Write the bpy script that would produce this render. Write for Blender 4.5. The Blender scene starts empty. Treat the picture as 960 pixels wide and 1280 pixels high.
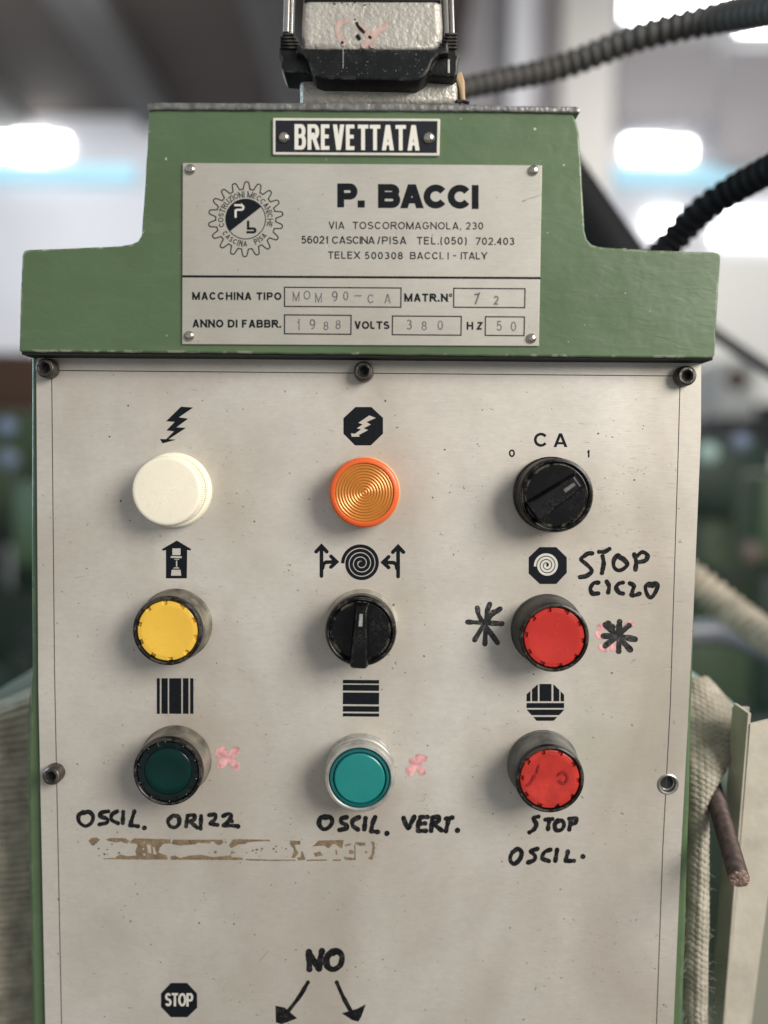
import bpy, bmesh, math, random
from mathutils import Vector, Matrix, noise
from mathutils.geometry import tessellate_polygon
random.seed(7)
R = math.radians
sc = bpy.context.scene
COL = sc.collection

# ------------------------------------------------------------------ camera
FPX, PITCH, ROLL, YAW, DIST = 961.0, R(3.845), R(0.78), R(0.60), 0.322
CAM = Vector((0, -DIST, 0))
ROT = Matrix.Rotation(YAW, 3, 'Z') @ Matrix.Rotation(math.pi/2 - PITCH, 3, 'X') @ Matrix.Rotation(ROLL, 3, 'Z')
cd = bpy.data.cameras.new('camera'); cam = bpy.data.objects.new('camera', cd); COL.objects.link(cam)
cam.matrix_world = Matrix.Translation(CAM) @ ROT.to_4x4()
cd.sensor_fit = 'VERTICAL'; cd.sensor_height = 36; cd.sensor_width = 27; cd.lens = FPX/1280*36
cd.clip_start = 0.01; cd.clip_end = 200
cd.dof.use_dof = True; cd.dof.focus_distance = 0.320; cd.dof.aperture_fstop = 2.55
sc.camera = cam
# ------------------------------------------------------------------ world, lamps, exposure
w = bpy.data.worlds.new('World'); sc.world = w; w.use_nodes = True
bg = w.node_tree.nodes['Background']; bg.inputs[0].default_value = (0.95, 0.97, 1.0, 1); bg.inputs[1].default_value = 0.41
def lamp(name, loc, target, size, sy, watts, col):
    d = bpy.data.lights.new(name, 'AREA'); d.shape = 'RECTANGLE'; d.size = size; d.size_y = sy; d.energy = watts; d.color = col
    o = bpy.data.objects.new(name, d); COL.objects.link(o); o.location = loc
    o.rotation_euler = (Vector(target) - Vector(loc)).to_track_quat('-Z', 'Y').to_euler()
lamp('window_light_right', (1.12, -1.00, 0.66), (0.0, 0, -0.06), 0.80, 0.85, 41, (1.0, 0.95, 0.885))
lamp('window_light_left', (-1.3, 0.35, 0.35), (-0.15, 0, 0), 0.5, 0.9, 14, (0.62, 0.84, 1.0))
lamp('skylight_hall_left', (-5, 8, 5.4), (-5, 12, 0), 5, 3, 760, (0.95, 0.97, 1.0))  # added fill lamp for the left hall wall, no opening in the roof
lamp('skylight_hall_right', (4, 7.0, 4.2), (5, 13, 1.5), 4, 3, 235, (1.0, 0.98, 0.95))  # added lamp that brightens the right side of the hall
sc.view_settings.view_transform = 'Standard'; sc.view_settings.look = 'None'
sc.view_settings.exposure = 0.0; sc.view_settings.gamma = 1.0

# ------------------------------------------------------------------ helpers
def at(px, py, h=0.0):
    """point on the vertical plane h mm in front of the face plate, from where the photograph shows it"""
    v = ROT @ Vector(((px-480)/FPX, -(py-640)/FPX, -1.0))
    return CAM + v * ((-h*0.001 - CAM.y)/v.y)
ORG = {}
def tag(o, label=None, cat=None, group=None, kind=None):
    for k, v in (('label', label), ('category', cat), ('group', group), ('kind', kind)):
        if v: o[k] = v
    return o
def empty(name, loc=(0, 0, 0), parent=None, **kw):
    o = bpy.data.objects.new(name, None); COL.objects.link(o); o.empty_display_size = .01
    ORG[o] = Vector(loc)
    if parent: o.parent = parent; o.location = ORG[o] - ORG[parent]
    else: o.location = loc
    return tag(o, **kw)
def obj(name, verts, faces, mat, parent=None, smooth=35, **kw):
    """one mesh object from world coordinates; its origin goes to the centre of its points"""
    lo = Vector([min(v[i] for v in verts) for i in range(3)]); hi = Vector([max(v[i] for v in verts) for i in range(3)])
    c = (lo+hi)/2
    me = bpy.data.meshes.new(name); me.from_pydata([Vector(v)-c for v in verts], [], faces)
    me.materials.append(mat); me.validate()
    if smooth:
        for p in me.polygons: p.use_smooth = True
        me.set_sharp_from_angle(angle=R(smooth))
        for p in me.polygons:
            if len(p.vertices) > 4: p.use_smooth = False
    o = bpy.data.objects.new(name, me); COL.objects.link(o); ORG[o] = c
    if parent: o.parent = parent; o.location = c - ORG[parent]
    else: o.location = c
    return tag(o, **kw)
class MB:
    def __init__(s): s.v = []; s.f = []
    def add(s, vs, fs):
        n = len(s.v); s.v += [Vector(v) for v in vs]; s.f += [[i+n for i in f] for f in fs]; return s
    def box(s, lo, hi, bev=0.0):
        bm = bmesh.new(); bmesh.ops.create_cube(bm, size=1)
        lo = Vector(lo); hi = Vector(hi)
        for v in bm.verts: v.co = Vector([lo[i]+(v.co[i]+.5)*(hi[i]-lo[i]) for i in range(3)])
        return s.bm(bm, bev)
    def bm(s, bm, bev=0.0, segs=2):
        if bev: bmesh.ops.bevel(bm, geom=list(bm.edges), offset=bev, segments=segs, profile=.5, affect='EDGES', clamp_overlap=True)
        bmesh.ops.recalc_face_normals(bm, faces=bm.faces)
        bm.verts.index_update(); s.add([v.co.copy() for v in bm.verts], [[v.index for v in f.verts] for f in bm.faces]); bm.free(); return s
    def prism(s, pts, y0, y1, bev=0.0, segs=2):
        """outline pts (x,z) extruded from y0 (front) to y1 (back)"""
        bm = bmesh.new(); a = [bm.verts.new((p[0], y0, p[1])) for p in pts]; b = [bm.verts.new((p[0], y1, p[1])) for p in pts]
        bm.faces.new(a); bm.faces.new(b[::-1]); n = len(pts)
        for i in range(n): bm.faces.new((a[i], b[i], b[(i+1) % n], a[(i+1) % n]))
        bmesh.ops.recalc_face_normals(bm, faces=bm.faces)
        if bev:
            ed = [e for e in bm.edges if abs(e.verts[0].co.y-y0) < 1e-9 and abs(e.verts[1].co.y-y0) < 1e-9]
            bmesh.ops.bevel(bm, geom=ed, offset=bev, segments=segs, profile=.5, affect='EDGES', clamp_overlap=True)
        return s.bm(bm)
    def lathe(s, prof, c=(0, 0, 0), seg=64, mod=None, M=None):
        """profile of (r, h) in mm turned round the axis that points at the viewer"""
        n0 = []; vs = []; fs = []
        for k, (r, h) in enumerate(prof):
            if r < 1e-6: n0.append([len(vs)]); vs.append(Vector((0, -h*.001, 0))); continue
            row = []
            for i in range(seg):
                a = 2*math.pi*i/seg; rr, hh = (r, h) if mod is None else mod(k, i, r, h)
                row.append(len(vs)); vs.append(Vector((rr*.001*math.cos(a), -hh*.001, rr*.001*math.sin(a))))
            n0.append(row)
        for p, q in zip(n0, n0[1:]):
            for i in range(seg):
                j = (i+1) % seg
                if len(p) == 1 and len(q) == 1: continue
                if len(q) == 1: fs.append([p[i], p[j], q[0]])
                elif len(p) == 1: fs.append([p[0], q[j], q[i]])
                else: fs.append([p[i], p[j], q[j], q[i]])
        if M: vs = [M @ v for v in vs]
        return s.add([v+Vector(c) for v in vs], fs)
    def tube(s, pts, rad, seg=20, ribs=None, caps=True):
        P = [Vector(p) for p in pts]; n = len(P); vs = []; fs = []; up = Vector((0, 0, 1)); N = None
        for i, p in enumerate(P):
            t = (P[min(i+1, n-1)]-P[max(i-1, 0)]).normalized()
            N = (t.cross(up) if N is None else N - t*N.dot(t)).normalized(); B = t.cross(N)
            r = rad(i) if callable(rad) else rad
            for k in range(seg):
                a = 2*math.pi*k/seg; vs.append(p + (N*math.cos(a)+B*math.sin(a))*r)
        for i in range(n-1):
            for k in range(seg):
                k2 = (k+1) % seg; fs.append([i*seg+k, i*seg+k2, (i+1)*seg+k2, (i+1)*seg+k])
        if caps: fs.append(list(range(seg))[::-1]); fs.append([(n-1)*seg+k for k in range(seg)])
        return s.add(vs, fs)
    def make(s, name, mat, parent=None, **kw): return obj(name, s.v, s.f, mat, parent, **kw)

def bez(P, n=40):
    """smooth curve through points"""
    P = [Vector(p) for p in P]; Q = [2*P[0]-P[1]]+P+[2*P[-1]-P[-2]]; out = []
    for i in range(1, len(Q)-2):
        for k in range(n):
            t = k/n; a, b, c, d = Q[i-1:i+3]
            out.append(.5*((2*b)+(c-a)*t+(2*a-5*b+4*c-d)*t*t+(3*b-a-3*c+d)*t**3))
    return out+[P[-1]]

# ------------------------------------------------------------------ materials
def mat(name, col, rough=.5, metal=0.0, spec=.5, coat=0, emit=None, es=1.0, var=0.0, vscale=30, bump=0.0, bscale=300, stretch=(1, 1, 1), trans=0.0, sss=0.0, rvar=0.0):
    m = bpy.data.materials.new(name); m.use_nodes = True; nt = m.node_tree; b = nt.nodes['Principled BSDF']
    b.inputs['Base Color'].default_value = (*col, 1); b.inputs['Roughness'].default_value = rough; b.inputs['Metallic'].default_value = metal
    b.inputs['Specular IOR Level'].default_value = spec; b.inputs['Coat Weight'].default_value = coat
    if trans: b.inputs['Transmission Weight'].default_value = trans
    if sss: b.inputs['Subsurface Weight'].default_value = sss; b.inputs['Subsurface Radius'].default_value = (.004, .002, .001); b.inputs['Subsurface Scale'].default_value = 1
    if emit: b.inputs['Emission Color'].default_value = (*emit, 1); b.inputs['Emission Strength'].default_value = es
    N = nt.nodes.new; L = nt.links.new
    tc = N('ShaderNodeTexCoord'); mp = N('ShaderNodeMapping'); mp.inputs['Scale'].default_value = stretch; L(tc.outputs['Object'], mp.inputs[0])
    if var:
        t = N('ShaderNodeTexNoise'); t.inputs['Scale'].default_value = vscale; t.inputs['Detail'].default_value = 6; L(mp.outputs[0], t.inputs[0])
        r = N('ShaderNodeMapRange'); r.inputs[1].default_value = .3; r.inputs[2].default_value = .7; r.inputs[3].default_value = 1-var; r.inputs[4].default_value = 1+var*.5; L(t.outputs[0], r.inputs[0])
        x = N('ShaderNodeVectorMath'); x.operation = 'SCALE'; x.inputs[0].default_value = col; L(r.outputs[0], x.inputs['Scale']); L(x.outputs[0], b.inputs['Base Color'])
        if rvar:
            r2 = N('ShaderNodeMapRange'); r2.inputs[1].default_value = .3; r2.inputs[2].default_value = .7; r2.inputs[3].default_value = rough+rvar; r2.inputs[4].default_value = max(.05, rough-rvar); L(t.outputs[0], r2.inputs[0]); L(r2.outputs[0], b.inputs['Roughness'])
    if bump:
        t2 = N('ShaderNodeTexNoise'); t2.inputs['Scale'].default_value = bscale; t2.inputs['Detail'].default_value = 3; L(mp.outputs[0], t2.inputs[0])
        bu = N('ShaderNodeBump'); bu.inputs['Strength'].default_value = 1; bu.inputs['Distance'].default_value = bump; L(t2.outputs[0], bu.inputs['Height']); L(bu.outputs[0], b.inputs['Normal'])
    return m

def mixnode(nt, fac, a, b):
    x = nt.nodes.new('ShaderNodeMix'); x.data_type = 'RGBA'; L = nt.links.new
    if isinstance(fac, float): x.inputs[0].default_value = fac
    else: L(fac, x.inputs[0])
    for s, v in ((6, a), (7, b)):
        if isinstance(v, tuple): x.inputs[s].default_value = (*v, 1)
        else: L(v, x.inputs[s])
    return x.outputs[2]
def noisemask(nt, src, scale, lo, hi, detail=4, dist=0.0, out0=0.0, out1=1.0):
    t = nt.nodes.new('ShaderNodeTexNoise'); t.inputs['Scale'].default_value = scale; t.inputs['Detail'].default_value = detail; t.inputs['Distortion'].default_value = dist
    nt.links.new(src, t.inputs[0]); r = nt.nodes.new('ShaderNodeMapRange')
    for i, v in enumerate((lo, hi, out0, out1)): r.inputs[i+1].default_value = v
    nt.links.new(t.outputs[0], r.inputs[0]); return r.outputs[0]
def mapping(nt, scale):
    tc = nt.nodes.new('ShaderNodeTexCoord'); mp = nt.nodes.new('ShaderNodeMapping'); mp.inputs['Scale'].default_value = scale
    nt.links.new(tc.outputs['Object'], mp.inputs[0]); return mp.outputs[0]
def mulnode(nt, a, b):
    x = nt.nodes.new('ShaderNodeMath'); x.operation = 'MULTIPLY'
    for i, v in enumerate((a, b)):
        if isinstance(v, float): x.inputs[i].default_value = v
        else: nt.links.new(v, x.inputs[i])
    return x.outputs[0]

def aluminium(name, base, grime=.5, rough=.42, metal=.45, speck=1.0, brush=1.0):
    """brushed anodised sheet: fine horizontal grain, cloudy grime, small dark specks and dents"""
    m = bpy.data.materials.new(name); m.use_nodes = True; nt = m.node_tree; b = nt.nodes['Principled BSDF']; L = nt.links.new
    flat = mapping(nt, (1, 1, 1)); grain = mapping(nt, (.045, 1, 1)); vert = mapping(nt, (1, 1, .5))
    cloud = noisemask(nt, vert, 13, .38, .72, 5, .6)
    c = mixnode(nt, mulnode(nt, cloud, grime), base, tuple(x*y for x, y in zip(base, (.70, .66, .60))))
    cloud2 = noisemask(nt, flat, 34, .50, .78, 6, .3)
    c = mixnode(nt, mulnode(nt, cloud2, .35*grime), c, tuple(x*y for x, y in zip(base, (.62, .60, .52))))
    gr = noisemask(nt, grain, 3800, .3, .7, 2)
    c = mixnode(nt, mulnode(nt, gr, .13*brush), c, tuple(x*.45 for x in base))
    sp = noisemask(nt, flat, 420, .735, .77, 1.5)
    reg = noisemask(nt, flat, 60, .42, .6, 2)
    c = mixnode(nt, mulnode(nt, mulnode(nt, sp, reg), .75*speck), c, (.05, .045, .04))
    mot = noisemask(nt, mapping(nt, (.5, 1, 1)), 620, .35, .68, 3, .8)
    c = mixnode(nt, mulnode(nt, mot, .16*speck), c, tuple(x*.5 for x in base))
    L(c, b.inputs['Base Color'])
    b.inputs['Metallic'].default_value = metal
    L(noisemask(nt, flat, 40, .3, .7, 5, 0, rough-.07, rough+.12), b.inputs['Roughness'])
    h = nt.nodes.new('ShaderNodeMath'); h.operation = 'ADD'; L(gr, h.inputs[0]); L(mulnode(nt, sp, -2.5), h.inputs[1])
    bu = nt.nodes.new('ShaderNodeBump'); bu.inputs['Distance'].default_value = .00002*brush; bu.inputs['Strength'].default_value = .8
    L(h.outputs[0], bu.inputs['Height'])
    wb = nt.nodes.new('ShaderNodeBump'); wb.inputs['Distance'].default_value = .0006; wb.inputs['Strength'].default_value = .5
    L(noisemask(nt, flat, 22, 0, 1, 3), wb.inputs['Height']); L(wb.outputs[0], bu.inputs['Normal'])
    L(bu.outputs[0], b.inputs['Normal'])
    return m
def enamel(name, base, chip=(.42, .40, .33)):
    """hand painted casting enamel: brush marks, dull patches, chips through to filler at the edges"""
    m = bpy.data.materials.new(name); m.use_nodes = True; nt = m.node_tree; b = nt.nodes['Principled BSDF']; L = nt.links.new
    flat = mapping(nt, (1, 1, 1)); br = mapping(nt, (.25, 1, 1))
    c = mixnode(nt, noisemask(nt, flat, 18, .3, .7, 5, .4), tuple(x*.88 for x in base), tuple(x*1.1 for x in base))
    c = mixnode(nt, mulnode(nt, noisemask(nt, br, 160, .55, .8, 4), .35), c, tuple(x*y for x, y in zip(base, (1.5, 1.25, 1.35))))
    bv = nt.nodes.new('ShaderNodeBevel'); bv.inputs['Radius'].default_value = .0011; bv.samples = 4
    ge = nt.nodes.new('ShaderNodeNewGeometry'); dt = nt.nodes.new('ShaderNodeVectorMath'); dt.operation = 'DOT_PRODUCT'
    L(bv.outputs[0], dt.inputs[0]); L(ge.outputs['Normal'], dt.inputs[1])
    e = nt.nodes.new('ShaderNodeMapRange'); e.inputs[1].default_value = .995; e.inputs[2].default_value = .95; L(dt.outputs['Value'], e.inputs[0])
    em = mulnode(nt, e.outputs[0], noisemask(nt, flat, 150, .54, .60, 6, .5))
    c = mixnode(nt, em, c, chip)
    sp = noisemask(nt, flat, 330, .755, .775, 2)
    c = mixnode(nt, mulnode(nt, sp, .8), c, (.5, .5, .42))
    L(c, b.inputs['Base Color']); b.inputs['Specular IOR Level'].default_value = .45
    L(noisemask(nt, br, 60, .3, .7, 5, 0, .30, .52), b.inputs['Roughness'])
    bu = nt.nodes.new('ShaderNodeBump'); bu.inputs['Distance'].default_value = .00020; bu.inputs['Strength'].default_value = .5
    dg = mapping(nt, (.45, 1, 1.1)); L(noisemask(nt, dg, 230, .2, .8, 4, 1.2), bu.inputs['Height'])
    b2 = nt.nodes.new('ShaderNodeBump'); b2.inputs['Distance'].default_value = .0009; b2.inputs['Strength'].default_value = .45
    L(noisemask(nt, flat, 40, .2, .8, 3), b2.inputs['Height']); L(b2.outputs[0], bu.inputs['Normal']); L(bu.outputs[0], b.inputs['Normal'])
    return m

def edgewear(m, col, rad=.0008, scale=250, lo=.48, hi=.56):
    nt = m.node_tree; b = nt.nodes['Principled BSDF']; L = nt.links.new; src = b.inputs['Base Color']
    base = src.links[0].from_socket if src.links else tuple(src.default_value[:3])
    bv = nt.nodes.new('ShaderNodeBevel'); bv.inputs['Radius'].default_value = rad; bv.samples = 4
    ge = nt.nodes.new('ShaderNodeNewGeometry'); dt = nt.nodes.new('ShaderNodeVectorMath'); dt.operation = 'DOT_PRODUCT'
    L(bv.outputs[0], dt.inputs[0]); L(ge.outputs['Normal'], dt.inputs[1])
    e = nt.nodes.new('ShaderNodeMapRange'); e.inputs[1].default_value = .995; e.inputs[2].default_value = .93; L(dt.outputs['Value'], e.inputs[0])
    f = mulnode(nt, e.outputs[0], noisemask(nt, mapping(nt, (1, 1, 1)), scale, lo, hi, 4)); L(mixnode(nt, f, base, col), b.inputs['Base Color'])
def dusty(m, col, amt=.5, scale=90):
    nt = m.node_tree; b = nt.nodes['Principled BSDF']; src = b.inputs['Base Color']
    base = src.links[0].from_socket if src.links else tuple(src.default_value[:3])
    mp = mapping(nt, (1, 1, 1)); f = mulnode(nt, mulnode(nt, noisemask(nt, mp, scale, .45, .75, 6), noisemask(nt, mp, 1400, .45, .62, 2)), amt)
    nt.links.new(mixnode(nt, f, base, col), b.inputs['Base Color'])
M_plate = aluminium('brushed_face_plate', (.63, .596, .537), .95, .46, .30, 1.0, .8)
M_type = aluminium('brushed_type_plate', (.48, .465, .415), .6, .48, .28, .6, 1.1)
M_green = enamel('green_enamel', (.080, .128, .062))
M_ink = mat('black_print', (.008, .010, .013), .5, spec=.12, var=.3, vscale=600)
M_marker = mat('black_marker', (.009, .009, .010), .35, var=.6, vscale=400, spec=.22)
M_thinmark = mat('worn_black_marker', (.026, .026, .026), .4, var=.8, vscale=260, spec=.3)
M_pink = mat('pink_marker', (.70, .36, .36), .7, var=.5, vscale=350)
M_pale = mat('pale_print', (.58, .56, .50), .5, var=.1, vscale=200)
M_glue = mat('old_adhesive', (.205, .145, .085), .65, var=.4, vscale=260, bump=.0004, bscale=700)
M_line = mat('engraved_line', (.03, .027, .03), .6)
M_stamp = mat('stamped_groove', (.19, .18, .16), .35, .6, var=.5, vscale=300)
M_stampl = mat('stamped_burr', (.80, .79, .74), .25, .8)  # pale colour painted as the bright edge of the stamped characters
M_lid = mat('cast_grey_lid', (.30, .29, .28), .35, .75, var=.45, vscale=260, bump=.0006, bscale=380)
M_hammer = mat('grey_hammered_casting', (.42, .40, .355), .42, .2, var=.15, vscale=120, bump=.0007, bscale=520)
M_lever = mat('black_lever_plastic', (.006, .007, .008), .38, spec=.25, var=.5, vscale=220, bump=.0001, bscale=900)
M_dust = mat('pale_dust_fleck', (.55, .54, .5), .8)
M_steel = mat('polished_steel', (.45, .43, .40), .34, .95, var=.2, vscale=150)
M_rivet = mat('nickel_rivet', (.56, .52, .45), .20, 1.0, var=.3, vscale=500)
M_screw = mat('blackened_screw', (.085, .075, .065), .4, .6, var=.5, vscale=320, bump=.0003, bscale=700)
M_hole = mat('dark_recess', (.008, .008, .008), .8)
M_black = mat('black_bakelite', (.004, .004, .005), .27, var=.4, vscale=180, spec=.22, rvar=.12)
M_blackring = mat('black_bezel_plastic', (.006, .006, .007), .3, spec=.28, var=.5, vscale=200, rvar=.12)
M_collar = mat('dusty_collar', (.20, .18, .14), .6, .25, var=.75, vscale=120, bump=.0002, bscale=600)
M_silver = mat('silver_collar', (.50, .50, .46), .35, .55, var=.35, vscale=200)
M_white = mat('ivory_plastic', (.84, .785, .635), .38, var=.07, vscale=60, sss=.15)
M_whiteb = mat('cream_plastic_base', (.84, .80, .64), .4, sss=.1)
M_orange = mat('orange_plastic', (.70, .115, .02), .32, sss=.2, spec=.6)
M_amber = mat('amber_lens', (.58, .215, .035), .30, .3, var=.12, vscale=150, spec=.7)
M_yellow = mat('yellow_plastic', (.78, .48, .055), .36, var=.06, vscale=90, sss=.1)
M_red = mat('red_plastic', (.46, .022, .014), .34, var=.12, vscale=70, sss=.1)
M_redworn = mat('worn_red_plastic', (.47, .028, .018), .40, var=.30, vscale=130, sss=.1, bump=.0001, bscale=500)
M_dgreen = mat('dark_green_lens', (.0005, .022, .018), .2, var=.3, vscale=80, spec=.25)
M_dgreenr = mat('blackish_green_rim', (.003, .009, .009), .25, spec=.3, var=.3, vscale=200)
M_teal = mat('teal_lens', (.010, .20, .185), .3, var=.08, vscale=80)
M_tealr = mat('deep_teal_rim', (.003, .10, .10), .15, coat=.6)
M_web = mat('woven_webbing', (.40, .365, .29), .85, var=.35, vscale=120, bump=.0006, bscale=1500)
M_webl = mat('brown_woven_webbing', (.40, .36, .28), .9, var=.35, vscale=120, bump=.0006, bscale=1500)
M_rail = mat('cream_painted_steel', (.52, .48, .39), .45, var=.18, vscale=60, bump=.0003, bscale=200)
M_rod = mat('dull_threaded_rod', (.105, .075, .065), .5, .45, var=.5, vscale=300)
M_rodend = mat('sawn_copper_end', (.30, .205, .165), .6, .3, var=.4, vscale=500, bump=.0006, bscale=900)
M_shell = mat('pale_teal_enamel', (.42, .53, .48), .35, var=.15, vscale=12)
M_hose = mat('dark_corrugated_hose', (.055, .051, .046), .6, var=.4, vscale=30)
M_hoseb = mat('black_corrugated_hose', (.006, .006, .007), .7, spec=.2)
M_hosed = mat('dusty_corrugated_hose', (.33, .29, .22), .6, var=.5, vscale=60)

for m_ in (M_black, M_lever, M_blackring): dusty(m_, (.20, .18, .15), .15); edgewear(m_, (.15, .135, .105), .0005)
for m_, c_ in ((M_marker, (.055, .055, .058)), (M_thinmark, (.16, .155, .15))):
    nt_ = m_.node_tree; b_ = nt_.nodes['Principled BSDF']; st_ = noisemask(nt_, mapping(nt_, (1, 1, 1)), 520, .52, .74, 4, 1.5)
    nt_.links.new(mixnode(nt_, mulnode(nt_, st_, .8), b_.inputs['Base Color'].links[0].from_socket, c_), b_.inputs['Base Color'])
edgewear(M_screw, (.34, .30, .24), .0006); edgewear(M_lid, (.06, .055, .05), .0006)
for m_ in (M_yellow, M_red, M_redworn, M_white): dusty(m_, (.16, .12, .08), .14, 70)
# ------------------------------------------------------------------ the hall behind (structure)
def rect_at(x0, y0, x1, y1, h): return [at(x0, y0, h), at(x1, y0, h), at(x1, y1, h), at(x0, y1, h)]
M_floor = mat('concrete_floor', (.16, .16, .15), .6, var=.3, vscale=.8)
M_wallm = mat('pale_hall_wall', (.62, .62, .65), .8, var=.08, vscale=.5)
M_ceil = mat('dark_roof_deck', (.085, .070, .062), .85, var=.2, vscale=.4)
M_beam = mat('concrete_roof_beam', (.135, .130, .125), .8, var=.15, vscale=.8)
M_pillar = mat('painted_pillar', (.50, .48, .45), .7)
M_slat = mat('grey_sheet_cladding', (.36, .34, .35), .7, var=.12, vscale=.6)
M_win = mat('daylit_window', (.1, .1, .1), .5, emit=(1, 1, 1), es=12)
M_winb = mat('pale_blue_window', (.05, .08, .10), .5, emit=(.46, .83, .98), es=1.0)
FLOOR = -1.35; BACK = 13.0
MB().box((-14, -2, FLOOR-.1), (14, BACK+.2, FLOOR)).make('floor', M_floor, kind='structure')
wall = MB().box((-14, BACK, FLOOR), (14, BACK+.2, 7)).make('back_wall', M_wallm, kind='structure')
def ww(x0, y0, x1, y1, m, d=-.06):
    q = rect_at(x0, y0, x1, y1, -(BACK*1000+d*1000)); lo = Vector([min(v[i] for v in q) for i in range(3)]); hi = Vector([max(v[i] for v in q) for i in range(3)])
    hi.y = lo.y+.05
    return MB().box(lo, hi).make('window_pane', m, wall)
for r in ((-30, 172, 82, 192), (18, 168, 60, 196)): ww(*r, M_win, -.06 if r[0] < 0 else -.12)
ww(-60, 206, 168, 224, M_winb, -.2)
for r in ((790, -60, 950, 14), (784, -70, 860, 22), (924, 32, 990, 38), (784, 174, 830, 197), (822, 177, 864, 197), (812, 268, 852, 286), (826, 268, 844, 300), (912, 268, 1010, 296), (896, 288, 1010, 302)): ww(*r, M_win, -.06-random.random()*.1)
ww(770, 208, 900, 228, M_winb, -.3); ww(905, 216, 928, 240, M_winb, -.3)
wall2 = MB().box((at(884, 0, -12300).x, 12.2, FLOOR), (9.5, 12.3, at(890, 322, -12200).z)).make('partition_wall', mat('cream_partition', (.80, .79, .74), .8), kind='structure')
# roof: dark deck on the left side running away, with pale beams beneath it
def slab(name, m, pts, t, parent=None, **kw):
    n = len(pts); vs = [Vector(p) for p in pts]+[Vector(p)+Vector((0, 0, t)) for p in pts]
    fs = [list(range(n)), list(range(n, 2*n))[::-1]]+[[i, (i+1) % n, (i+1) % n+n, i+n] for i in range(n)]
    return obj(name, vs, fs, m, parent, **kw)
zc = at(100, 143, -12900).z
ceil = slab('ceiling', M_ceil, [(-14, 1.5, zc), (.9, 1.5, zc), (.9, BACK, zc), (-14, BACK, zc)], .2, kind='structure')
for x in (-11.4, -8.9, -6.3, -3.9, -1.6):
    MB().box((x-.28, 1.5, zc-.34), (x+.28, BACK-.35, zc-.003)).make('roof_beam', M_beam, ceil)
clad = MB().box((at(560, 100, -11000).x, 11.0, at(560, 140, -11000).z), (at(705, 100, -11000).x, 11.1, 7)).make('sheet_cladding', M_slat, wall)
for k in range(12):
    z = at(560, 140, -11000).z+.16+k*.30
    MB().box((at(560, 100, -11000).x, 10.96, z), (at(705, 100, -11000).x, 10.997, z+.12)).make('cladding_board', M_slat, wall)
for (a, b, c) in ((640, 668, M_wallm), (705, 770, M_pillar)):
    MB().box((at(a, 0, -10600).x, 10.6, FLOOR), (at(b, 0, -10600).x, 10.9, 7)).make('wall_pillar', c, wall)
for (x0, x1, y0, y1) in ((770, 900, 50, 150), (900, 1000, 60, 200)):
    a = at(x0, y1, -11800); b = at(x1, y0, -11800); MB().box((a.x, 11.8, a.z), (b.x, 11.85, b.z)).make('wall_panel', M_slat, wall)

# ------------------------------------------------------------------ blurred machines on the hall floor
M_mg = mat('machine_green', (.050, .088, .040), .5, var=.3, vscale=6)
M_md = mat('dark_machine_green', (.014, .034, .022), .5)
M_mk = mat('black_machine_part', (.015, .016, .018), .5)
M_mp = mat('pale_machine_part', (.66, .67, .64), .5)
M_mb = mat('blue_grey_machine_part', (.12, .13, .15), .4)
M_mr = mat('rust_brown_crate', (.095, .05, .032), .7)
def mach(name, px, py, dist, wpx, hpx, label, scheme=0, cat='machine'):
    """a green workshop machine whose top edge shows at py; stands on the floor"""
    p = at(px, py, -dist*1000); s = (dist+DIST)/FPX; W = wpx*s; top = p.z; t = empty(name, (p.x, dist, FLOOR), label=label, cat=cat)
    X = p.x; H = top-FLOOR
    cols = [(M_mg, M_md, M_mp), (M_md, M_mg, M_mb), (M_mg, M_mk, M_mb)][scheme]
    MB().box((X-W*.6, dist-.02, FLOOR), (X+W*.6, dist+W*1.1, FLOOR+H*.12), .01).make('plinth', cols[1], t)
    MB().box((X-W*.42, dist, FLOOR+H*.12), (X+W*.42, dist+W*.8, FLOOR+H*.62), .02).make('body', cols[0], t)
    MB().box((X-W*.16, dist+.04, FLOOR+H*.62), (X+W*.2, dist+W*.5, FLOOR+H*.86), .015).make('column', cols[0], t)
    MB().box((X-W*.5, dist-.05, FLOOR+H*.86), (X+W*.42, dist+W*.55, top), .02).make('head', cols[1], t)
    MB().lathe([(W*160, 0), (W*160, W*340), (W*120, W*380), (0, W*380)], (X-W*.2, dist, FLOOR+H*.74), 24).make('motor', M_mk, t)
    MB().lathe([(W*80, 0), (W*80, W*120), (0, W*125)], (X+W*.26, dist, FLOOR+H*.92), 20).make('dial', cols[2], t)
    for s_ in (-1, 1):
        MB().lathe([(W*45, 0), (W*45, W*150), (0, W*155)], (X+s_*W*.3, dist, FLOOR+H*.5), 16).make('hand_wheel', cols[2], t)
mach('textile_machine', 905, 548, 1.7, 120, 400, 'green machine with pale round dial blurred just right of the control panel', 0)
mach('textile_machine', 985, 590, 1.25, 90, 400, 'dark machine at the right edge behind the dusty corrugated hose', 1)
mach('textile_machine', 850, 600, 2.6, 110, 400, 'far green machine partly hidden behind the panel right edge', 2)
mach('textile_machine', 20, 515, 2.1, 120, 400, 'blurred dark machine left of the panel under the brown crate', 1)
mach('textile_machine', -30, 560, 1.5, 90, 400, 'green machine cut off by the left edge of the photo', 1)
mach('textile_machine', 55, 600, 1.3, 60, 400, 'narrow dark machine close behind the panel left edge', 1)
mach('weaving_machine', 955, 505, 3.4, 110, 400, 'distant black topped machine below the cream partition', 2)
t = MB().box((at(-40, 520, -2600).x, 2.6, at(0, 520, -2600).z), (at(44, 440, -2600).x, 3.0, at(0, 440, -2600).z), .01).make('brown_crate', M_mr, label='rust brown crate blurred at the left behind the green header', cat='crate')
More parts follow.
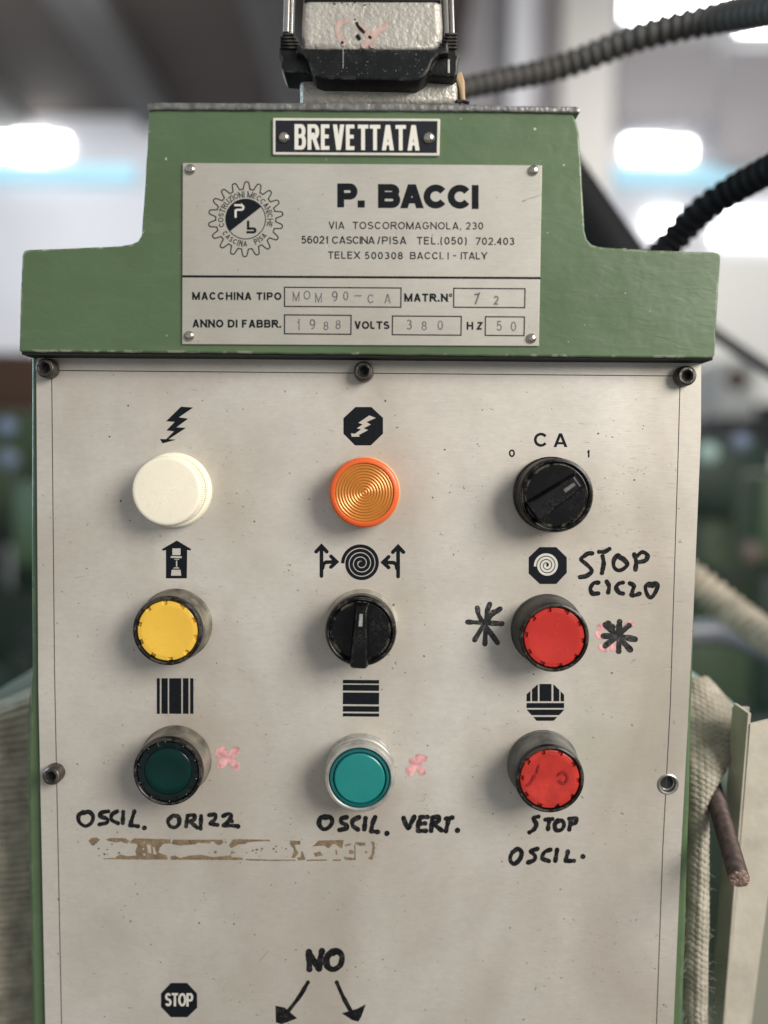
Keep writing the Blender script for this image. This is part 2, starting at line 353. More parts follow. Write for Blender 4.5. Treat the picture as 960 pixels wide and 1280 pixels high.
t = MB().box((at(898, 520, -3000).x, 3.0, at(0, 522, -3000).z), (at(950, 432, -3000).x, 3.3, at(900, 448, -3000).z), .02).make('grey_cabinet', M_mp, label='pale grey cabinet blurred right of the upper screw', cat='cabinet')
t = MB().box((at(896, 525, -2600).x, 2.6, at(0, 545, -2600).z), (at(1000, 525, -2600).x, 2.9, at(900, 520, -2600).z), .02).make('dark_shelf', M_mk, label='dark shelf under the pale grey cabinet at right', cat='shelf')

def blob(name, x, y, d, wpx, m, label, cat):
    p = at(x, y, -d*1000); rr = wpx/2*(d+DIST)/FPX*1000
    MB().lathe([(rr*.9, 0), (rr, rr*.3), (rr*.96, rr*.8), (rr*.5, rr*1.1), (0, rr*1.15)], p, 24).make(name, m, label=label, cat=cat)
M_blue = mat('blue_grey_enamel', (.15, .19, .27), .4); M_mint = mat('pale_mint_enamel', (.30, .42, .38), .4)
blob('handwheel', 12, 534, 1.3, 24, M_blue, 'blue grey handwheel blurred left of the panel, upper one', 'handwheel')
blob('handwheel', 14, 574, 1.3, 22, M_blue, 'blue grey handwheel blurred left of the panel, lower one', 'handwheel')
blob('signal_lamp', 882, 566, 1.1, 26, M_mint, 'pale mint lamp blurred against the right edge of the face plate', 'lamp')
blob('signal_lamp', 924, 552, 1.1, 22, M_blue, 'small blue lamp blurred right of the mint lamp', 'lamp')
blob('rusty_cap', 935, 690, 1.0, 30, mat('dull_brown_cap', (.10, .075, .06), .6), 'dull brown cap blurred above the dusty hose', 'cap')
blob('rust_spot_box', 918, 475, 2.6, 26, M_mr, 'rusty brown knob on the pale cabinet at the right', 'knob')
# ------------------------------------------------------------------ hoses
def hose(name, pix, wpx, m, label, pitch=.0042, depth=.10, sub=60, cat='hose'):
    P = bez([at(x, y, h) for x, y, h in pix], sub); L = [0]
    for a, b in zip(P, P[1:]): L.append(L[-1]+(b-a).length)
    n = int(L[-1]/pitch*8); Q = []; j = 0
    for i in range(n+1):
        d = L[-1]*i/n
        while j < len(L)-2 and L[j+1] < d: j += 1
        f = (d-L[j])/max(L[j+1]-L[j], 1e-9); Q.append(P[j].lerp(P[j+1], f))
    rr = lambda i: wpx(i/n)/2/FPX*(Q[i].y+DIST)*(1-depth*(.5-.5*math.cos(2*math.pi*i/8))**2)
    return MB().tube(Q, rr, 24).make(name, m, label=label, cat=cat, smooth=60)
hose('corrugated_hose', [(540, 122, -150), (600, 106, -165), (700, 84, -175), (800, 46, -160), (900, 22, -140), (1010, 2, -80)], lambda t: 24+16*t, M_hose,
     'dark grey corrugated hose curving up behind the cable connector', .0066, .22)
hose('corrugated_hose', [(800, 350, -140), (842, 300, -140), (880, 262, -125), (930, 230, -105), (1020, 180, -60)], lambda t: 37, M_hoseb,
     'black corrugated hose rising behind the right shoulder of the header', .0066, .24)
hose('rubber_hose', [(668, 170, -300), (705, 222, -300), (738, 275, -300), (785, 350, -300)], lambda t: 50+22*t, M_hoseb,
     'smooth black hose beside the upper right edge of the header', .02, .0)
hose('corrugated_hose', [(820, 690, -260), (880, 735, -250), (930, 775, -225), (1010, 830, -170)], lambda t: 42, M_hosed,
     'dusty beige corrugated hose sagging right of the face plate', .0085, .26)
hose('rubber_hose', [(850, 790, -420), (900, 790, -420), (960, 812, -400), (1020, 850, -380)], lambda t: 30, M_mb,
     'blue grey hose blurred below the dusty beige hose', .02, 0)
hose('power_cable', [(870, 400, -480), (905, 425, -480), (960, 462, -470), (1020, 500, -460)], lambda t: 15, M_mk,
     'thin black cable crossing the pale wall right of the header', .02, 0, cat='cable')

# ------------------------------------------------------------------ pale rounded machine shell behind the cabinet
out = [(-120, 1500), (-110, 1000), (-60, 905), (0, 862), (40, 842), (150, 800), (450, 770), (760, 800), (868, 852), (910, 872), (945, 905), (975, 960), (1000, 1100), (1010, 1500)]
pts = [at(x, y, -62) for x, y in out]; pts = bez([(p.x, p.z, 0) for p in pts], 6)
MB().prism([(p.x, p.y) for p in pts], .078, .26, .018, 4).make('machine_shell', M_shell, label='pale teal rounded machine shell showing behind both sides of the cabinet', cat='machine')

# ------------------------------------------------------------------ webbing straps
def strap(name, m, rows, ncol, label, pitch_px, bulge=.004, cellw=.0026, amp=.0011, sub=46):
    """rows: (left px, right px, y px, h); woven relief is real geometry"""
    tl = lambda a, y: 30*max(0, min(1, (930-y)/60)) if a < 0 else 0
    A = bez([at(a, y+tl(a, y), h) for a, b, y, h in rows], sub); B = bez([at(b, y-tl(a, y)*.45, h) for a, b, y, h in rows], sub)
    vs = []; fs = []; acc = 0; n = len(A)
    for i in range(n):
        if i: acc += (A[i]-A[i-1]).length*.5+(B[i]-B[i-1]).length*.5
        W = (B[i]-A[i]).length
        for k in range(ncol+1):
            t = k/ncol; p = A[i].lerp(B[i], t); x = t*W/cellw
            ph = acc/pitch_px
            e = amp*(abs(math.sin(math.pi*(ph+.5*(int(x) % 2)+.18*math.sin(x))))**.7)*(.55+.45*abs(math.sin(math.pi*x)))
            fz = .0004*noise.noise(p*180)
            p = p+Vector((fz, -bulge*math.sin(math.pi*t)-e+fz, 0)); vs.append(p)
    for i in range(n-1):
        for k in range(ncol):
            a = i*(ncol+1)+k; fs.append([a, a+1, a+ncol+2, a+ncol+1])
    nb = len(vs)                                   # back side, so that it has thickness
    vs += [v+Vector((0, .0022, 0)) for v in vs]
    fs += [[q+nb for q in f[::-1]] for f in fs]
    for i in range(n-1):
        for k in (0, ncol):
            a = i*(ncol+1)+k; b = a+ncol+1; fs.append([a, b, b+nb, a+nb] if k == 0 else [b, a, a+nb, b+nb])
    return obj(name, vs, fs, m, smooth=70, label=label, cat='strap', group='webbing straps hanging beside the cabinet')
strap('webbing_strap', M_web, [(853, 885, 845, -52), (858, 917, 885, -42), (860, 921, 920, -32), (862, 908, 962, -24), (862, 888, 1000, -20), (861, 886, 1060, -17), (858, 886, 1150, -16), (856, 885, 1220, -15), (857, 884, 1330, -15)], 56,
      'beige woven strap folded and hanging between the face plate and the cream rail', .0028)
sl = strap('webbing_strap', M_webl, [(-62, 40, 872, -70), (-62, 39, 885, -58), (-60, 38, 920, -52), (-58, 39, 1000, -46), (-56, 40, 1100, -42), (-54, 42, 1200, -40), (-52, 44, 1330, -40)], 96,
      'brown ribbed woven strap hanging down at the left of the cabinet', .0034, .003, .05, .0016)
fr = MB()                                          # frayed fibres on the right strap
for i in range(70):
    y = random.uniform(1080, 1290); x = random.choice((857, 886))+random.uniform(-1, 1); s = -1 if x < 870 else 1
    p = at(x, y, -14); q = p+Vector((s*random.uniform(.0006, .003), random.uniform(-.002, .001), random.uniform(-.002, .002)))
    m_ = (p+q)/2+Vector((0, 0, random.uniform(-.001, .001))); fr.tube([p, m_, q], .00006, 4, caps=False)
o = fr.make('loose_fibres', M_web, bpy.data.objects['webbing_strap'], kind='stuff')

# ------------------------------------------------------------------ cream channel rail and threaded rod
rail = empty('channel_rail', at(930, 1300, 0), label='cream painted steel channel rail standing at the lower right', cat='rail')
T = [at(938, 905, -8), at(990, 893, -8)]; Bt = [at(905, 1310, -34), at(935, 1310, -34)]
def loft(quadT, quadB): return quadT+quadB, [[0, 1, 2, 3], [7, 6, 5, 4]]+[[i, i+4, (i+1) % 4+4, (i+1) % 4] for i in range(4)]
def slabY(a, b, c, d, th):                       # web between two lines, thickness along y
    q = Vector((0, th, 0)); return loft([a, b, b+q, a+q], [c, d, d+q, c+q])
MB().add(*slabY(T[0], T[1], Bt[0], Bt[1], .0013)).make('web', M_rail, rail)
gx = Vector((-.0010, 0, 0)); dy = Vector((0, .014, 0)); tz = Vector((0, 0, .0048))
for nm, a, c in (('flange', T[0], Bt[0]), ('flange', T[1], Bt[1])):
    q = Vector((.0013, 0, 0)); a2 = a+Vector((-.0013, -.0002, 0))+tz; c2 = c+Vector((-.0013, -.0002, 0))
    MB().add(*loft([a2, a2+q, a2+q+dy, a2+dy], [c2, c2+q, c2+q+dy, c2+dy])).make(nm, M_rail, rail)
b0 = T[0]+dy+tz*.6; MB().add(*slabY(b0-Vector((.0013, 0, 0)), b0+Vector((.006, 0, 0)), Bt[0]+dy, Bt[0]+dy+Vector((.006, 0, 0)), .0013)).make('lip', M_rail, rail)
post = MB().add(*slabY(at(945, 960, -34), at(1040, 960, -34), at(915, 1320, -50), at(1040, 1320, -50), .02)).make('grey_post', mat('greenish_grey_post', (.22, .22, .175), .6), label='grey green post behind the cream channel rail', cat='post')
p0 = at(888, 975, -34); p1 = at(924, 1099, 24); d = p1-p0; n = 200
rod = empty('threaded_rod', p0, label='dull threaded rod with sawn end leaning in front of the cream rail', cat='rod')
MB().tube([p0+d*(i/n) for i in range(n+1)], lambda i: .00415-.0005*(.5-.5*math.cos(i*2.1)) if i < n-2 else .0038, 24, caps=False).make('rod_shaft', M_rod, rod, smooth=20)
e = MB(); ex = d.normalized(); u = ex.cross(Vector((0, 0, 1))).normalized(); v_ = ex.cross(u)
vs = [p1+ex*.0008]; N_ = 28
for k, (rr, off) in enumerate(((.0019, .0009), (.0035, .0006), (.0039, -.0004))):
    for i in range(N_):
        a = 2*math.pi*i/N_; j = 1+(.06*random.uniform(-1, 1) if k else 0); vs.append(p1+(u*math.cos(a)+v_*math.sin(a))*rr*j+ex*(off+random.uniform(-.0003, .0003)))
fs = [[0, 1+i, 1+(i+1) % N_] for i in range(N_)]
for k in range(2):
    for i in range(N_): fs.append([1+k*N_+i, 1+(k+1)*N_+i, 1+(k+1)*N_+(i+1) % N_, 1+k*N_+(i+1) % N_])
e.add(vs, fs).make('sawn_end', M_rodend, rod, smooth=20)

# ------------------------------------------------------------------ the cabinet
cab = empty('control_cabinet', at(450, 1400, 0), label='green machine control cabinet with brushed metal face plate and stepped header', cat='control panel')
lb = [(39.0, 441), (38.5, 700), (39.5, 840), (36.5, 890), (34, 940), (35, 1050), (38, 1180), (40, 1280), (42, 1420)]
rb = [(848, 1420), (853.0, 1280), (857.5, 1160), (860.5, 1050), (862.5, 1000), (863.5, 940), (865, 880), (868, 780), (875, 500), (875.5, 444)]
pts = [at(x, y, -2.2) for x, y in lb+rb]
MB().prism([(p.x, p.z) for p in pts], .0021, .085, .0016, 4).make('cabinet_body', M_green, cab)
# face plate, with the open screw hole cut through
def rpoly(cs, r, n=6):
    out = []; m = len(cs)
    for i in range(m):
        p = Vector(cs[i]); a = (Vector(cs[i-1])-p).normalized(); b = (Vector(cs[(i+1) % m])-p).normalized(); rr = r[i] if isinstance(r, (list, tuple)) else r
        if rr <= 0: out.append(p); continue
        for k in range(n+1):
            t = k/n; out.append((p+a*rr)*(1-t)**2+p*2*t*(1-t)+(p+b*rr)*t*t)
    return out
pc = [at(45.2, 444.5, 0), at(876.5, 449.5, 0), at(876.2, 540, 0), at(867, 760, 0), at(857.8, 940, 0), at(851.5, 1060, 0), at(842, 1280, 0), at(836.5, 1420, 0), at(59.5, 1420, 0), at(56.6, 1280, 0), at(48, 860, 0)]
pc = [(p.x, p.z) for p in pc]; outer = rpoly(pc, [.003, .003]+[0]*9)
hc = at(835, 980, 0); hole = [(hc.x+.0034*math.cos(2*math.pi*i/32), hc.z+.0034*math.sin(2*math.pi*i/32)) for i in range(32)]
def plate_mesh(outer, holes, y0, y1):
    loops = [[Vector((p[0], p[1], 0)) for p in outer]]+[[Vector((p[0], p[1], 0)) for p in h] for h in holes]
    tr = tessellate_polygon(loops); fl = [p for l in loops for p in l]; n = len(fl)
    vs = [Vector((p.x, y0, p.y)) for p in fl]+[Vector((p.x, y1, p.y)) for p in fl]; fs = []
    for t in tr:
        a, b, c = [fl[i] for i in t]; s = (b-a).cross(c-a).z; t = list(t) if s > 0 else list(t)[::-1]
        fs += [t, [i+n for i in t[::-1]]]
    k = 0
    for l in loops:
        m = len(l)
        for i in range(m): fs.append([k+i, k+(i+1) % m, k+(i+1) % m+n, k+i+n])
        k += m
    return vs, fs
v_, f_ = plate_mesh(outer, [hole], 0, .0019)
plate = obj('face_plate', v_, f_, M_plate, cab)
def handling_grime():
    nt = M_plate.node_tree; b = nt.nodes['Principled BSDF']; L = nt.links.new; src = b.inputs['Base Color'].links[0].from_socket
    tc = nt.nodes.new('ShaderNodeTexCoord'); prev = None
    mp = nt.nodes.new('ShaderNodeTexNoise'); mp.inputs['Scale'].default_value = 45; L(tc.outputs['Object'], mp.inputs[0])
    wob = nt.nodes.new('ShaderNodeVectorMath'); wob.operation = 'MULTIPLY_ADD'; L(mp.outputs['Color'], wob.inputs[0]); wob.inputs[1].default_value = (.024, 0, .024)
    off = nt.nodes.new('ShaderNodeVectorMath'); off.operation = 'ADD'; L(tc.outputs['Object'], off.inputs[0]); off.inputs[1].default_value = (-.012, 0, -.012); L(off.outputs[0], wob.inputs[2])
    for x, y in ((219, 620), (456, 620), (688, 625), (222, 788), (452, 790), (690, 795), (222, 958), (452, 962), (684, 965), (63, 465), (455, 470), (850, 474)):
        p = at(x, y, 0)-ORG[plate]; d = nt.nodes.new('ShaderNodeVectorMath'); d.operation = 'DISTANCE'; L(wob.outputs[0], d.inputs[0]); d.inputs[1].default_value = p
        o_ = d.outputs['Value']
        if y < 480: q = nt.nodes.new('ShaderNodeMath'); q.operation = 'ADD'; L(o_, q.inputs[0]); q.inputs[1].default_value = .010; o_ = q.outputs[0]
        if prev is not None: q = nt.nodes.new('ShaderNodeMath'); q.operation = 'MINIMUM'; L(prev, q.inputs[0]); L(o_, q.inputs[1]); o_ = q.outputs[0]
        prev = o_
    r_ = nt.nodes.new('ShaderNodeMapRange'); r_.inputs[1].default_value = .036; r_.inputs[2].default_value = .013; L(prev, r_.inputs[0])
    obj_ = tc.outputs['Object']; m1 = noisemask(nt, obj_, 28, .40, .66, 6, .8)
    c = mixnode(nt, mulnode(nt, mulnode(nt, r_.outputs[0], m1), .55), src, (.40, .345, .27))
    m2 = noisemask(nt, obj_, 11, .54, .70, 5, 1.0); c = mixnode(nt, mulnode(nt, m2, .22), c, (.36, .30, .27))
    m3 = noisemask(nt, obj_, 17, .60, .74, 4, .5); c = mixnode(nt, mulnode(nt, m3, .25), c, (.44, .46, .36))
    L(c, b.inputs['Base Color'])
handling_grime()
MB().lathe([(4.45, 0), (4.45, .35), (4.1, .55), (3.5, .4), (3.3, 0), (3.1, -1.2), (2.6, -1.7)], hc, 40).make('hole_sleeve', M_steel, plate)
MB().lathe([(3.3, -1.45), (0, -1.8)], hc, 32).make('hole_recess', M_hole, plate)

# ------------------------------------------------------------------ flat print helpers (all laid on real surfaces)
class Ink:
    """thin raised ink in photograph positions on the plane at height h"""
    def __init__(s, h): s.h = h; s.v = []; s.f = []; s.k = 0
    def poly(s, P, holes=()):
        P = [tuple(p) for p in P]; loops = [[Vector((x, -y, 0)) for x, y in P]]+[[Vector((x, -y, 0)) for x, y in q] for q in holes]
        tr = tessellate_polygon(loops); fl = [p for l in loops for p in l]; n = len(s.v); h = s.h+s.k*.0015; s.k = (s.k+1) % 20
        s.v += [at(p.x, -p.y, h) for p in fl]
        for t in tr:
            a, b, c = [fl[i] for i in t]; g = (b-a).cross(c-a).z
            if abs(g) < 1e-9: continue
            t = list(t) if g > 0 else list(t)[::-1]; s.f.append([i+n for i in t])
        return s
    def line(s, P, w, ext=0.0, ylim=None, closed=False):
        P = [Vector((p[0], p[1])) for p in P]
        if ext and not closed:
            P[0] = P[0]+(P[0]-P[1]).normalized()*ext; P[-1] = P[-1]+(P[-1]-P[-2]).normalized()*ext
        n = len(P); Lf = []; Rt = []
        for i in range(n):
            a = P[i-1] if (i or closed) else None; b = P[(i+1) % n] if (i < n-1 or closed) else None
            d0 = (P[i]-a).normalized() if a is not None else None; d1 = (b-P[i]).normalized() if b is not None else None
            if d0 is None: d0 = d1
            if d1 is None: d1 = d0
            n0 = Vector((-d0.y, d0.x)); n1 = Vector((-d1.y, d1.x)); m = n0+n1
            m = n0 if m.length < 1e-6 else m.normalized()
            ww_ = (w(i/(n-1)) if callable(w) else w)/2; k = ww_/max(.45, m.dot(n0)); Lf.append(P[i]+m*k); Rt.append(P[i]-m*k)
        for i in range(n if closed else n-1):
            j = (i+1) % n; q = [Lf[i], Lf[j], Rt[j], Rt[i]]
            if ylim:
                for sgn, lim in ((1, ylim[0]), (-1, ylim[1])):
                    o_ = []
                    for e_ in range(len(q)):
                        a, b = q[e_], q[(e_+1) % len(q)]; fa = sgn*(a.y-lim); fb = sgn*(b.y-lim)
                        if fa >= 0: o_.append(a)
                        if (fa > 0 > fb) or (fa < 0 < fb): o_.append(a.lerp(b, fa/(fa-fb)))
                    q = o_
                    if len(q) < 3: break
            if len(q) >= 3: s._conv(q)
        s.k = (s.k+1) % 20
        return s
    def _conv(s, q):
        n = len(s.v); h = s.h+s.k*.0015; s.v += [at(p[0], p[1], h) for p in q]
        A = sum(q[i][0]*q[(i+1) % len(q)][1]-q[(i+1) % len(q)][0]*q[i][1] for i in range(len(q)))
        f = [n+i for i in range(len(q))]; s.f.append(f[::-1] if A > 0 else f)
    def dot(s, x, y, r, n=14, j=0.0):
        s._conv([(x+r*(1+random.uniform(-j, j))*math.cos(2*math.pi*i/n), y+r*(1+random.uniform(-j, j))*math.sin(2*math.pi*i/n)) for i in range(n)]); s.k = (s.k+1) % 20; return s
    def pen(s, P, w, sm=8):
        """marker stroke: round ends, slightly uneven width"""
        if len(P) == 1: return s.dot(P[0][0], P[0][1], w*.62, 12, .08)
        Q = [(p.x, p.y) for p in bez([(x, y, 0) for x, y in P], sm)]; ph = random.uniform(0, 9)
        s.line(Q, lambda t: w*(1+.13*math.sin(ph+t*7)+.06*math.sin(ph*3+t*19)+.10*noise.noise(Vector((ph*9, t*14, 0)))))
        s.dot(*Q[0], w/2*1.02); s.dot(*Q[-1], w/2*1.05); return s
    def make(s, name, mat_, parent, **kw): return obj(name, s.v, s.f, mat_, parent, smooth=0, **kw)
def crop(x0, y0, k): return lambda x, y: (x0+x/k, y0+y/k)

# grotesque capitals drawn as strokes on a unit box; u,v in 0..1, v up
def arc(cx, cy, rx, ry, a0, a1, n=10): return [(cx+rx*math.cos(R(a0+(a1-a0)*i/n)), cy+ry*math.sin(R(a0+(a1-a0)*i/n))) for i in range(n+1)]
G = {
 'A': (.72, [[(0, 0), (.5, 1)], [(1, 0), (.5, 1)], [(.2, .33), (.8, .33), 0]]),
 'B': (.68, [[(0, 0), (0, 1)], [(0, 1), (.55, 1)]+arc(.62, .77, .32, .23, 90, -90)+[(0, .54), 0], [(0, .54), (.6, .54)]+arc(.68, .27, .32, .27, 90, -90)+[(0, 0), 0]]),
 'C': (.74, [arc(.5, .5, .5, .5, 36, 324, 26)+[0]]),
 'D': (.72, [[(0, 0), (0, 1)], [(0, 1), (.4, 1)]+arc(.45, .5, .55, .5, 90, -90, 14)+[(0, 0), 0]]),
 'E': (.62, [[(1, 1), (0, 1), (0, 0), (1, 0), 0], [(0, .53), (.9, .53), 0]]),
 'F': (.60, [[(1, 1), (0, 1), 0], [(0, 0), (0, 1)], [(0, .52), (.86, .52), 0]]),
 'G': (.76, [arc(.5, .5, .5, .5, 40, 350, 26)+[(1, .46), (.55, .46), 0]]),
 'H': (.70, [[(0, 0), (0, 1)], [(1, 0), (1, 1)], [(0, .52), (1, .52), 0]]),
 'I': (0, [[(.5, 0), (.5, 1)]]),
 'L': (.56, [[(0, 1), (0, 0), 0], [(0, 1), (0, .6)], [(0, 0), (1, 0), 0]]),
 'M': (.84, [[(0, 0), (0, 1)], [(1, 0), (1, 1)], [(0, 1), (.5, 0)], [(1, 1), (.5, 0)]]),
 'N': (.71, [[(0, 0), (0, 1)], [(1, 0), (1, 1)], [(0, 1), (1, 0)]]),
 'O': (.78, [arc(.5, .5, .5, .5, 0, 360, 32)+[0]]),
 'P': (.66, [[(0, 0), (0, 1)], [(0, 1), (.6, 1)]+arc(.68, .725, .32, .275, 90, -90)+[(0, .45), 0]]),
 'R': (.70, [[(0, 0), (0, 1)], [(0, 1), (.6, 1)]+arc(.66, .74, .32, .26, 90, -90)+[(0, .48), 0], [(.55, .48), (1, 0)]]),
 'S': (.66, [arc(.5, .745, .44, .255, 25, 215, 14)+[(.5, .51)]+arc(.5, .255, .49, .255, 55, -155, 16)+[0]]),
 'T': (.62, [[(0, 1), (1, 1), 1], [(.5, 0), (.5, 1)]]),
 'U': (.70, [[(0, 1), (0, .35)]+arc(.5, .33, .5, .33, 180, 360, 14)+[(1, 1)]]),
 'V': (.68, [[(0, 1), (.5, 0)], [(1, 1), (.5, 0)]]),
 'X': (.68, [[(0, 0), (1, 1)], [(0, 1), (1, 0)]]),
 'Y': (.68, [[(0, 1), (.5, .42)], [(1, 1), (.5, .42)], [(.5, 0), (.5, .42)]]),
 'Z': (.62, [[(0, 1), (1, 1), 0], [(0, 0), (1, 0), 0], [(1, 1), (0, 0)]]),
 '0': (.56, [arc(.5, .5, .5, .5, 0, 360, 28)+[0]]),
 '1': (.34, [[(.8, 0), (.8, 1)], [(.8, .82), (.1, .74), 0]]),
 '2': (.56, [arc(.5, .70, .48, .30, 165, -30, 14)+[(.02, 0), (1, 0), 0]]),
 '3': (.56, [arc(.47, .75, .42, .25, 150, -90, 14)+[0], arc(.47, .27, .5, .27, 90, -150, 14)+[0]]),
 '4': (.56, [[(.75, 0), (.75, 1)], [(.75, 1), (0, .3), (1, .3), 0]]),
 '5': (.56, [[(.9, 1), (.2, 1), (.1, .5)]+arc(.47, .32, .5, .32, 115, -150, 16)+[0]]),
 '6': (.56, [arc(.5, .31, .5, .31, 0, 360, 24)+[0], [(.85, .88)]+arc(.5, .5, .5, .5, 70, 190, 10)+[0]]),
 '7': (.62, [[(0, 1), (1, 1), 0], [(1, 1), (.35, 0)]]),
 '8': (.56, [arc(.5, .76, .43, .24, 0, 360, 22)+[0], arc(.5, .27, .5, .27, 0, 360, 24)+[0]]),
 '9': (.56, [arc(.5, .69, .5, .31, 0, 360, 24)+[0], [(1, .69)]+arc(.5, .5, .5, .5, 0, -115, 12)+[0]]),
 '-': (.42, [[(0, .38), (1, .38), 0]]), '_': (.5, [[(0, .38), (1, .38), 0]]),
 '(': (.28, [arc(1.0, .45, 1.0, .70, 115, 245, 10)+[0]]), ')': (.28, [arc(0, .45, 1.0, .70, 65, -65, 10)+[0]]),
 '/': (.36, [[(0, -.08), (1, 1.08), 0]]),
}
def glyph(ink, ch, put, W, wt, cap, ylim=None):
    """put(x, y): unit cap-height coordinates (y up) -> photo px"""
    if ch in '.,':
        a = wt*1.05; ink._conv([put(0, 0), put(a, 0), put(a, a), put(0, a)])
        if ch == ',': ink._conv([put(a*.4, .01), put(a, .01), put(a*.1, -a*1.5)])
        return
    if ch == 'o':
        ink.line([put(.17+.14*math.cos(i*math.pi/8), .80+.16*math.sin(i*math.pi/8)) for i in range(16)], wt*.55*cap, closed=True); return
    if ch in 'AV':
        a = wt*1.1; f = (lambda u, v: put(u, v)) if ch == 'A' else (lambda u, v: put(u, 1-v))
        for q in ([(0, 0), (a, 0), (W/2+a*.48, 1), (W/2-a*.52, 1)], [(W, 0), (W-a, 0), (W/2-a*.48, 1), (W/2+a*.52, 1)])+(([(W*.15+a*.4, .2), (W*.85-a*.4, .2), (W*.80-a*.4, .2+wt*.85), (W*.20+a*.4, .2+wt*.85)],) if ch == 'A' else ()):
            ink._conv([f(*p) for p in q]); ink.k = (ink.k+1) % 20
        return
    for st in G[ch][1]:
        ext = 1
        if st[-1] in (0, 1): ext = st[-1]; st = st[:-1]
        q = [(wt/2+u*(W-wt) if ch != 'I' else W/2, wt/2+v*(1-wt)) for u, v in st]
        closed = len(q) > 8 and abs(q[0][0]-q[-1][0])+abs(q[0][1]-q[-1][1]) < 1e-6
        if closed: q = q[:-1]
        if ext and not closed:                   # run on past the box, then cut square at top and foot
            (ax, ay), (bx, by) = q[0], q[1]; l = math.hypot(ax-bx, ay-by); q[0] = (ax+(ax-bx)/l*wt*1.25, ay+(ay-by)/l*wt*1.25)
            (ax, ay), (bx, by) = q[-1], q[-2]; l = math.hypot(ax-bx, ay-by); q[-1] = (ax+(ax-bx)/l*wt*1.25, ay+(ay-by)/l*wt*1.25)
            if ch == 'T' and len(q) == 2 and st[0][1] == st[1][1] == 1: q = [(0, q[0][1]), (W, q[1][1])]
        P = [put(*p) for p in q]
        yl = None
        if ylim and ext: yl = ylim
        ink.line(P, wt*cap, ylim=yl, closed=closed)
def text(ink, s, x0, x1, yb, cap, wt=.14, slope=.0104, wscale=1.2):
    ws = [(wt*1.05 if c in '.,' else .3 if c == ' ' else .34 if c == 'o' else (wt*1.0 if c == 'I' else G[c][0]*wscale)) for c in s]
    tot = sum(ws)*cap; gap = ((x1-x0)-tot)/max(1, len(s)-1); x = x0
    for c, wd in zip(s, ws):
        if c != ' ':
            yy = yb+(x-x0)*slope
            glyph(ink, c, lambda u, v, X=x, Y=yy: (X+u*cap, Y-v*cap), wd, wt, cap, (yy-cap, yy))
        x += wd*cap+gap
    return ink

# engraved border line of the face plate
bl = Ink(.06)
P = [(64.6, 463.5), (68.2, 840), (79.4, 1400)]; bl.line(P, .95)
P = [(850.4, 470.5), (848, 560), (838, 880), (828.6, 1060), (816.5, 1400)]; bl.line(P, .95)
bl.line([(64.6, 463), (850.4, 470)], 1.1); bl.make('border_line', M_line, plate)

# ---- printed symbols
K = Ink(.07); c = crop(120, 490, 4.8)
K.poly([c(*p) for p in [(510, 88), (583, 93), (497, 152), (553, 160), (482, 212), (540, 215), (436, 283), (480, 286), (400, 308), (383, 282), (421, 283), (468, 236), (423, 230), (473, 179), (421, 175)]])
K.make('lightning_symbol', M_ink, plate, label='black zigzag arrow printed above the white lamp')
K = Ink(.07); c = crop(360, 490, 4.8)
K.poly([c(*p) for p in [(405, 90), (500, 90), (570, 155), (570, 250), (497, 320), (403, 320), (333, 250), (333, 157)]],
       [[c(*p) for p in [(488, 140), (528, 155), (472, 180), (498, 195), (455, 217), (482, 228), (425, 258), (432, 268), (382, 268), (378, 247), (402, 250), (438, 224), (412, 218), (448, 195), (422, 185)]]])
K.make('octagon_symbol', M_ink, plate, label='black octagon with pale zigzag arrow above the orange lamp')
K = Ink(.07); c = crop(120, 660, 4.8)
K.poly([c(*p) for p in [(485, 75), (572, 127), (566, 135), (547, 131), (545, 302), (420, 302), (420, 132), (402, 136), (395, 127)]],
       [[c(*p) for p in q] for q in ([(458, 122), (508, 122), (508, 163), (458, 163)], [(450, 168), (517, 170), (512, 181), (446, 179)], [(470, 185), (500, 185), (500, 190), (470, 190)],
        [(480, 195), (488, 195), (488, 232), (480, 232)], [(468, 236), (497, 236), (502, 243), (462, 243)], [(454, 250), (508, 250), (512, 286), (450, 286)])])
K.make('arrow_symbol', M_ink, plate, label='black upward arrow with pale machine outline above the yellow button')
def spiral(K, c, cx, cy, r0, pitch, turns, w, a0=180, n=40, k=4.8, rmin=3):
    P = []
    for i in range(int(turns*n)+1):
        t = i/n; r = max(rmin, r0-pitch*t); a = R(a0)+2*math.pi*t; P.append(c(cx+r*math.cos(a), cy+r*math.sin(a)))
    K.line(P, w/k)
K = Ink(.07); c = crop(360, 660, 4.8)
spiral(K, c, 438, 212, 110, 26, 3.95, 20.5); K.dot(*c(437, 212), 2.5)
for sx, cx in ((1, 0), (-1, 862)):
    f = lambda x, y: c(cx+sx*x, y+(3 if sx < 0 else 0))
    for st in ([(201, 288), (201, 115)], [(169, 142), (201, 108), (233, 142)], [(258, 170), (292, 203), (258, 234)], [(208, 240), (212, 216), (228, 205), (285, 203)]):
        q = [f(*p) for p in st]; K.line(q, 22/4.8); K.dot(*q[0], 11/4.8); K.dot(*q[-1], 11/4.8)
    K.poly([f(*p) for p in [(180, 138), (201, 112), (222, 138)]]); K.poly([f(*p) for p in [(262, 185), (290, 203), (262, 222)]])
K.make('spiral_symbol', M_ink, plate, label='black spiral between two forked arrows above the middle selector')
K = Ink(.07); c = crop(80, 830, 3.43)
for a, b in ((398, 411), (418, 445), (451, 503), (510, 534), (541, 555)): K.poly([c(a, 61), c(b, 61), c(b, 214), c(a, 213)])
K.make('upright_bars_symbol', M_ink, plate, label='five black upright bars above the dark green button')
K = Ink(.07); c = crop(360, 830, 4.0)
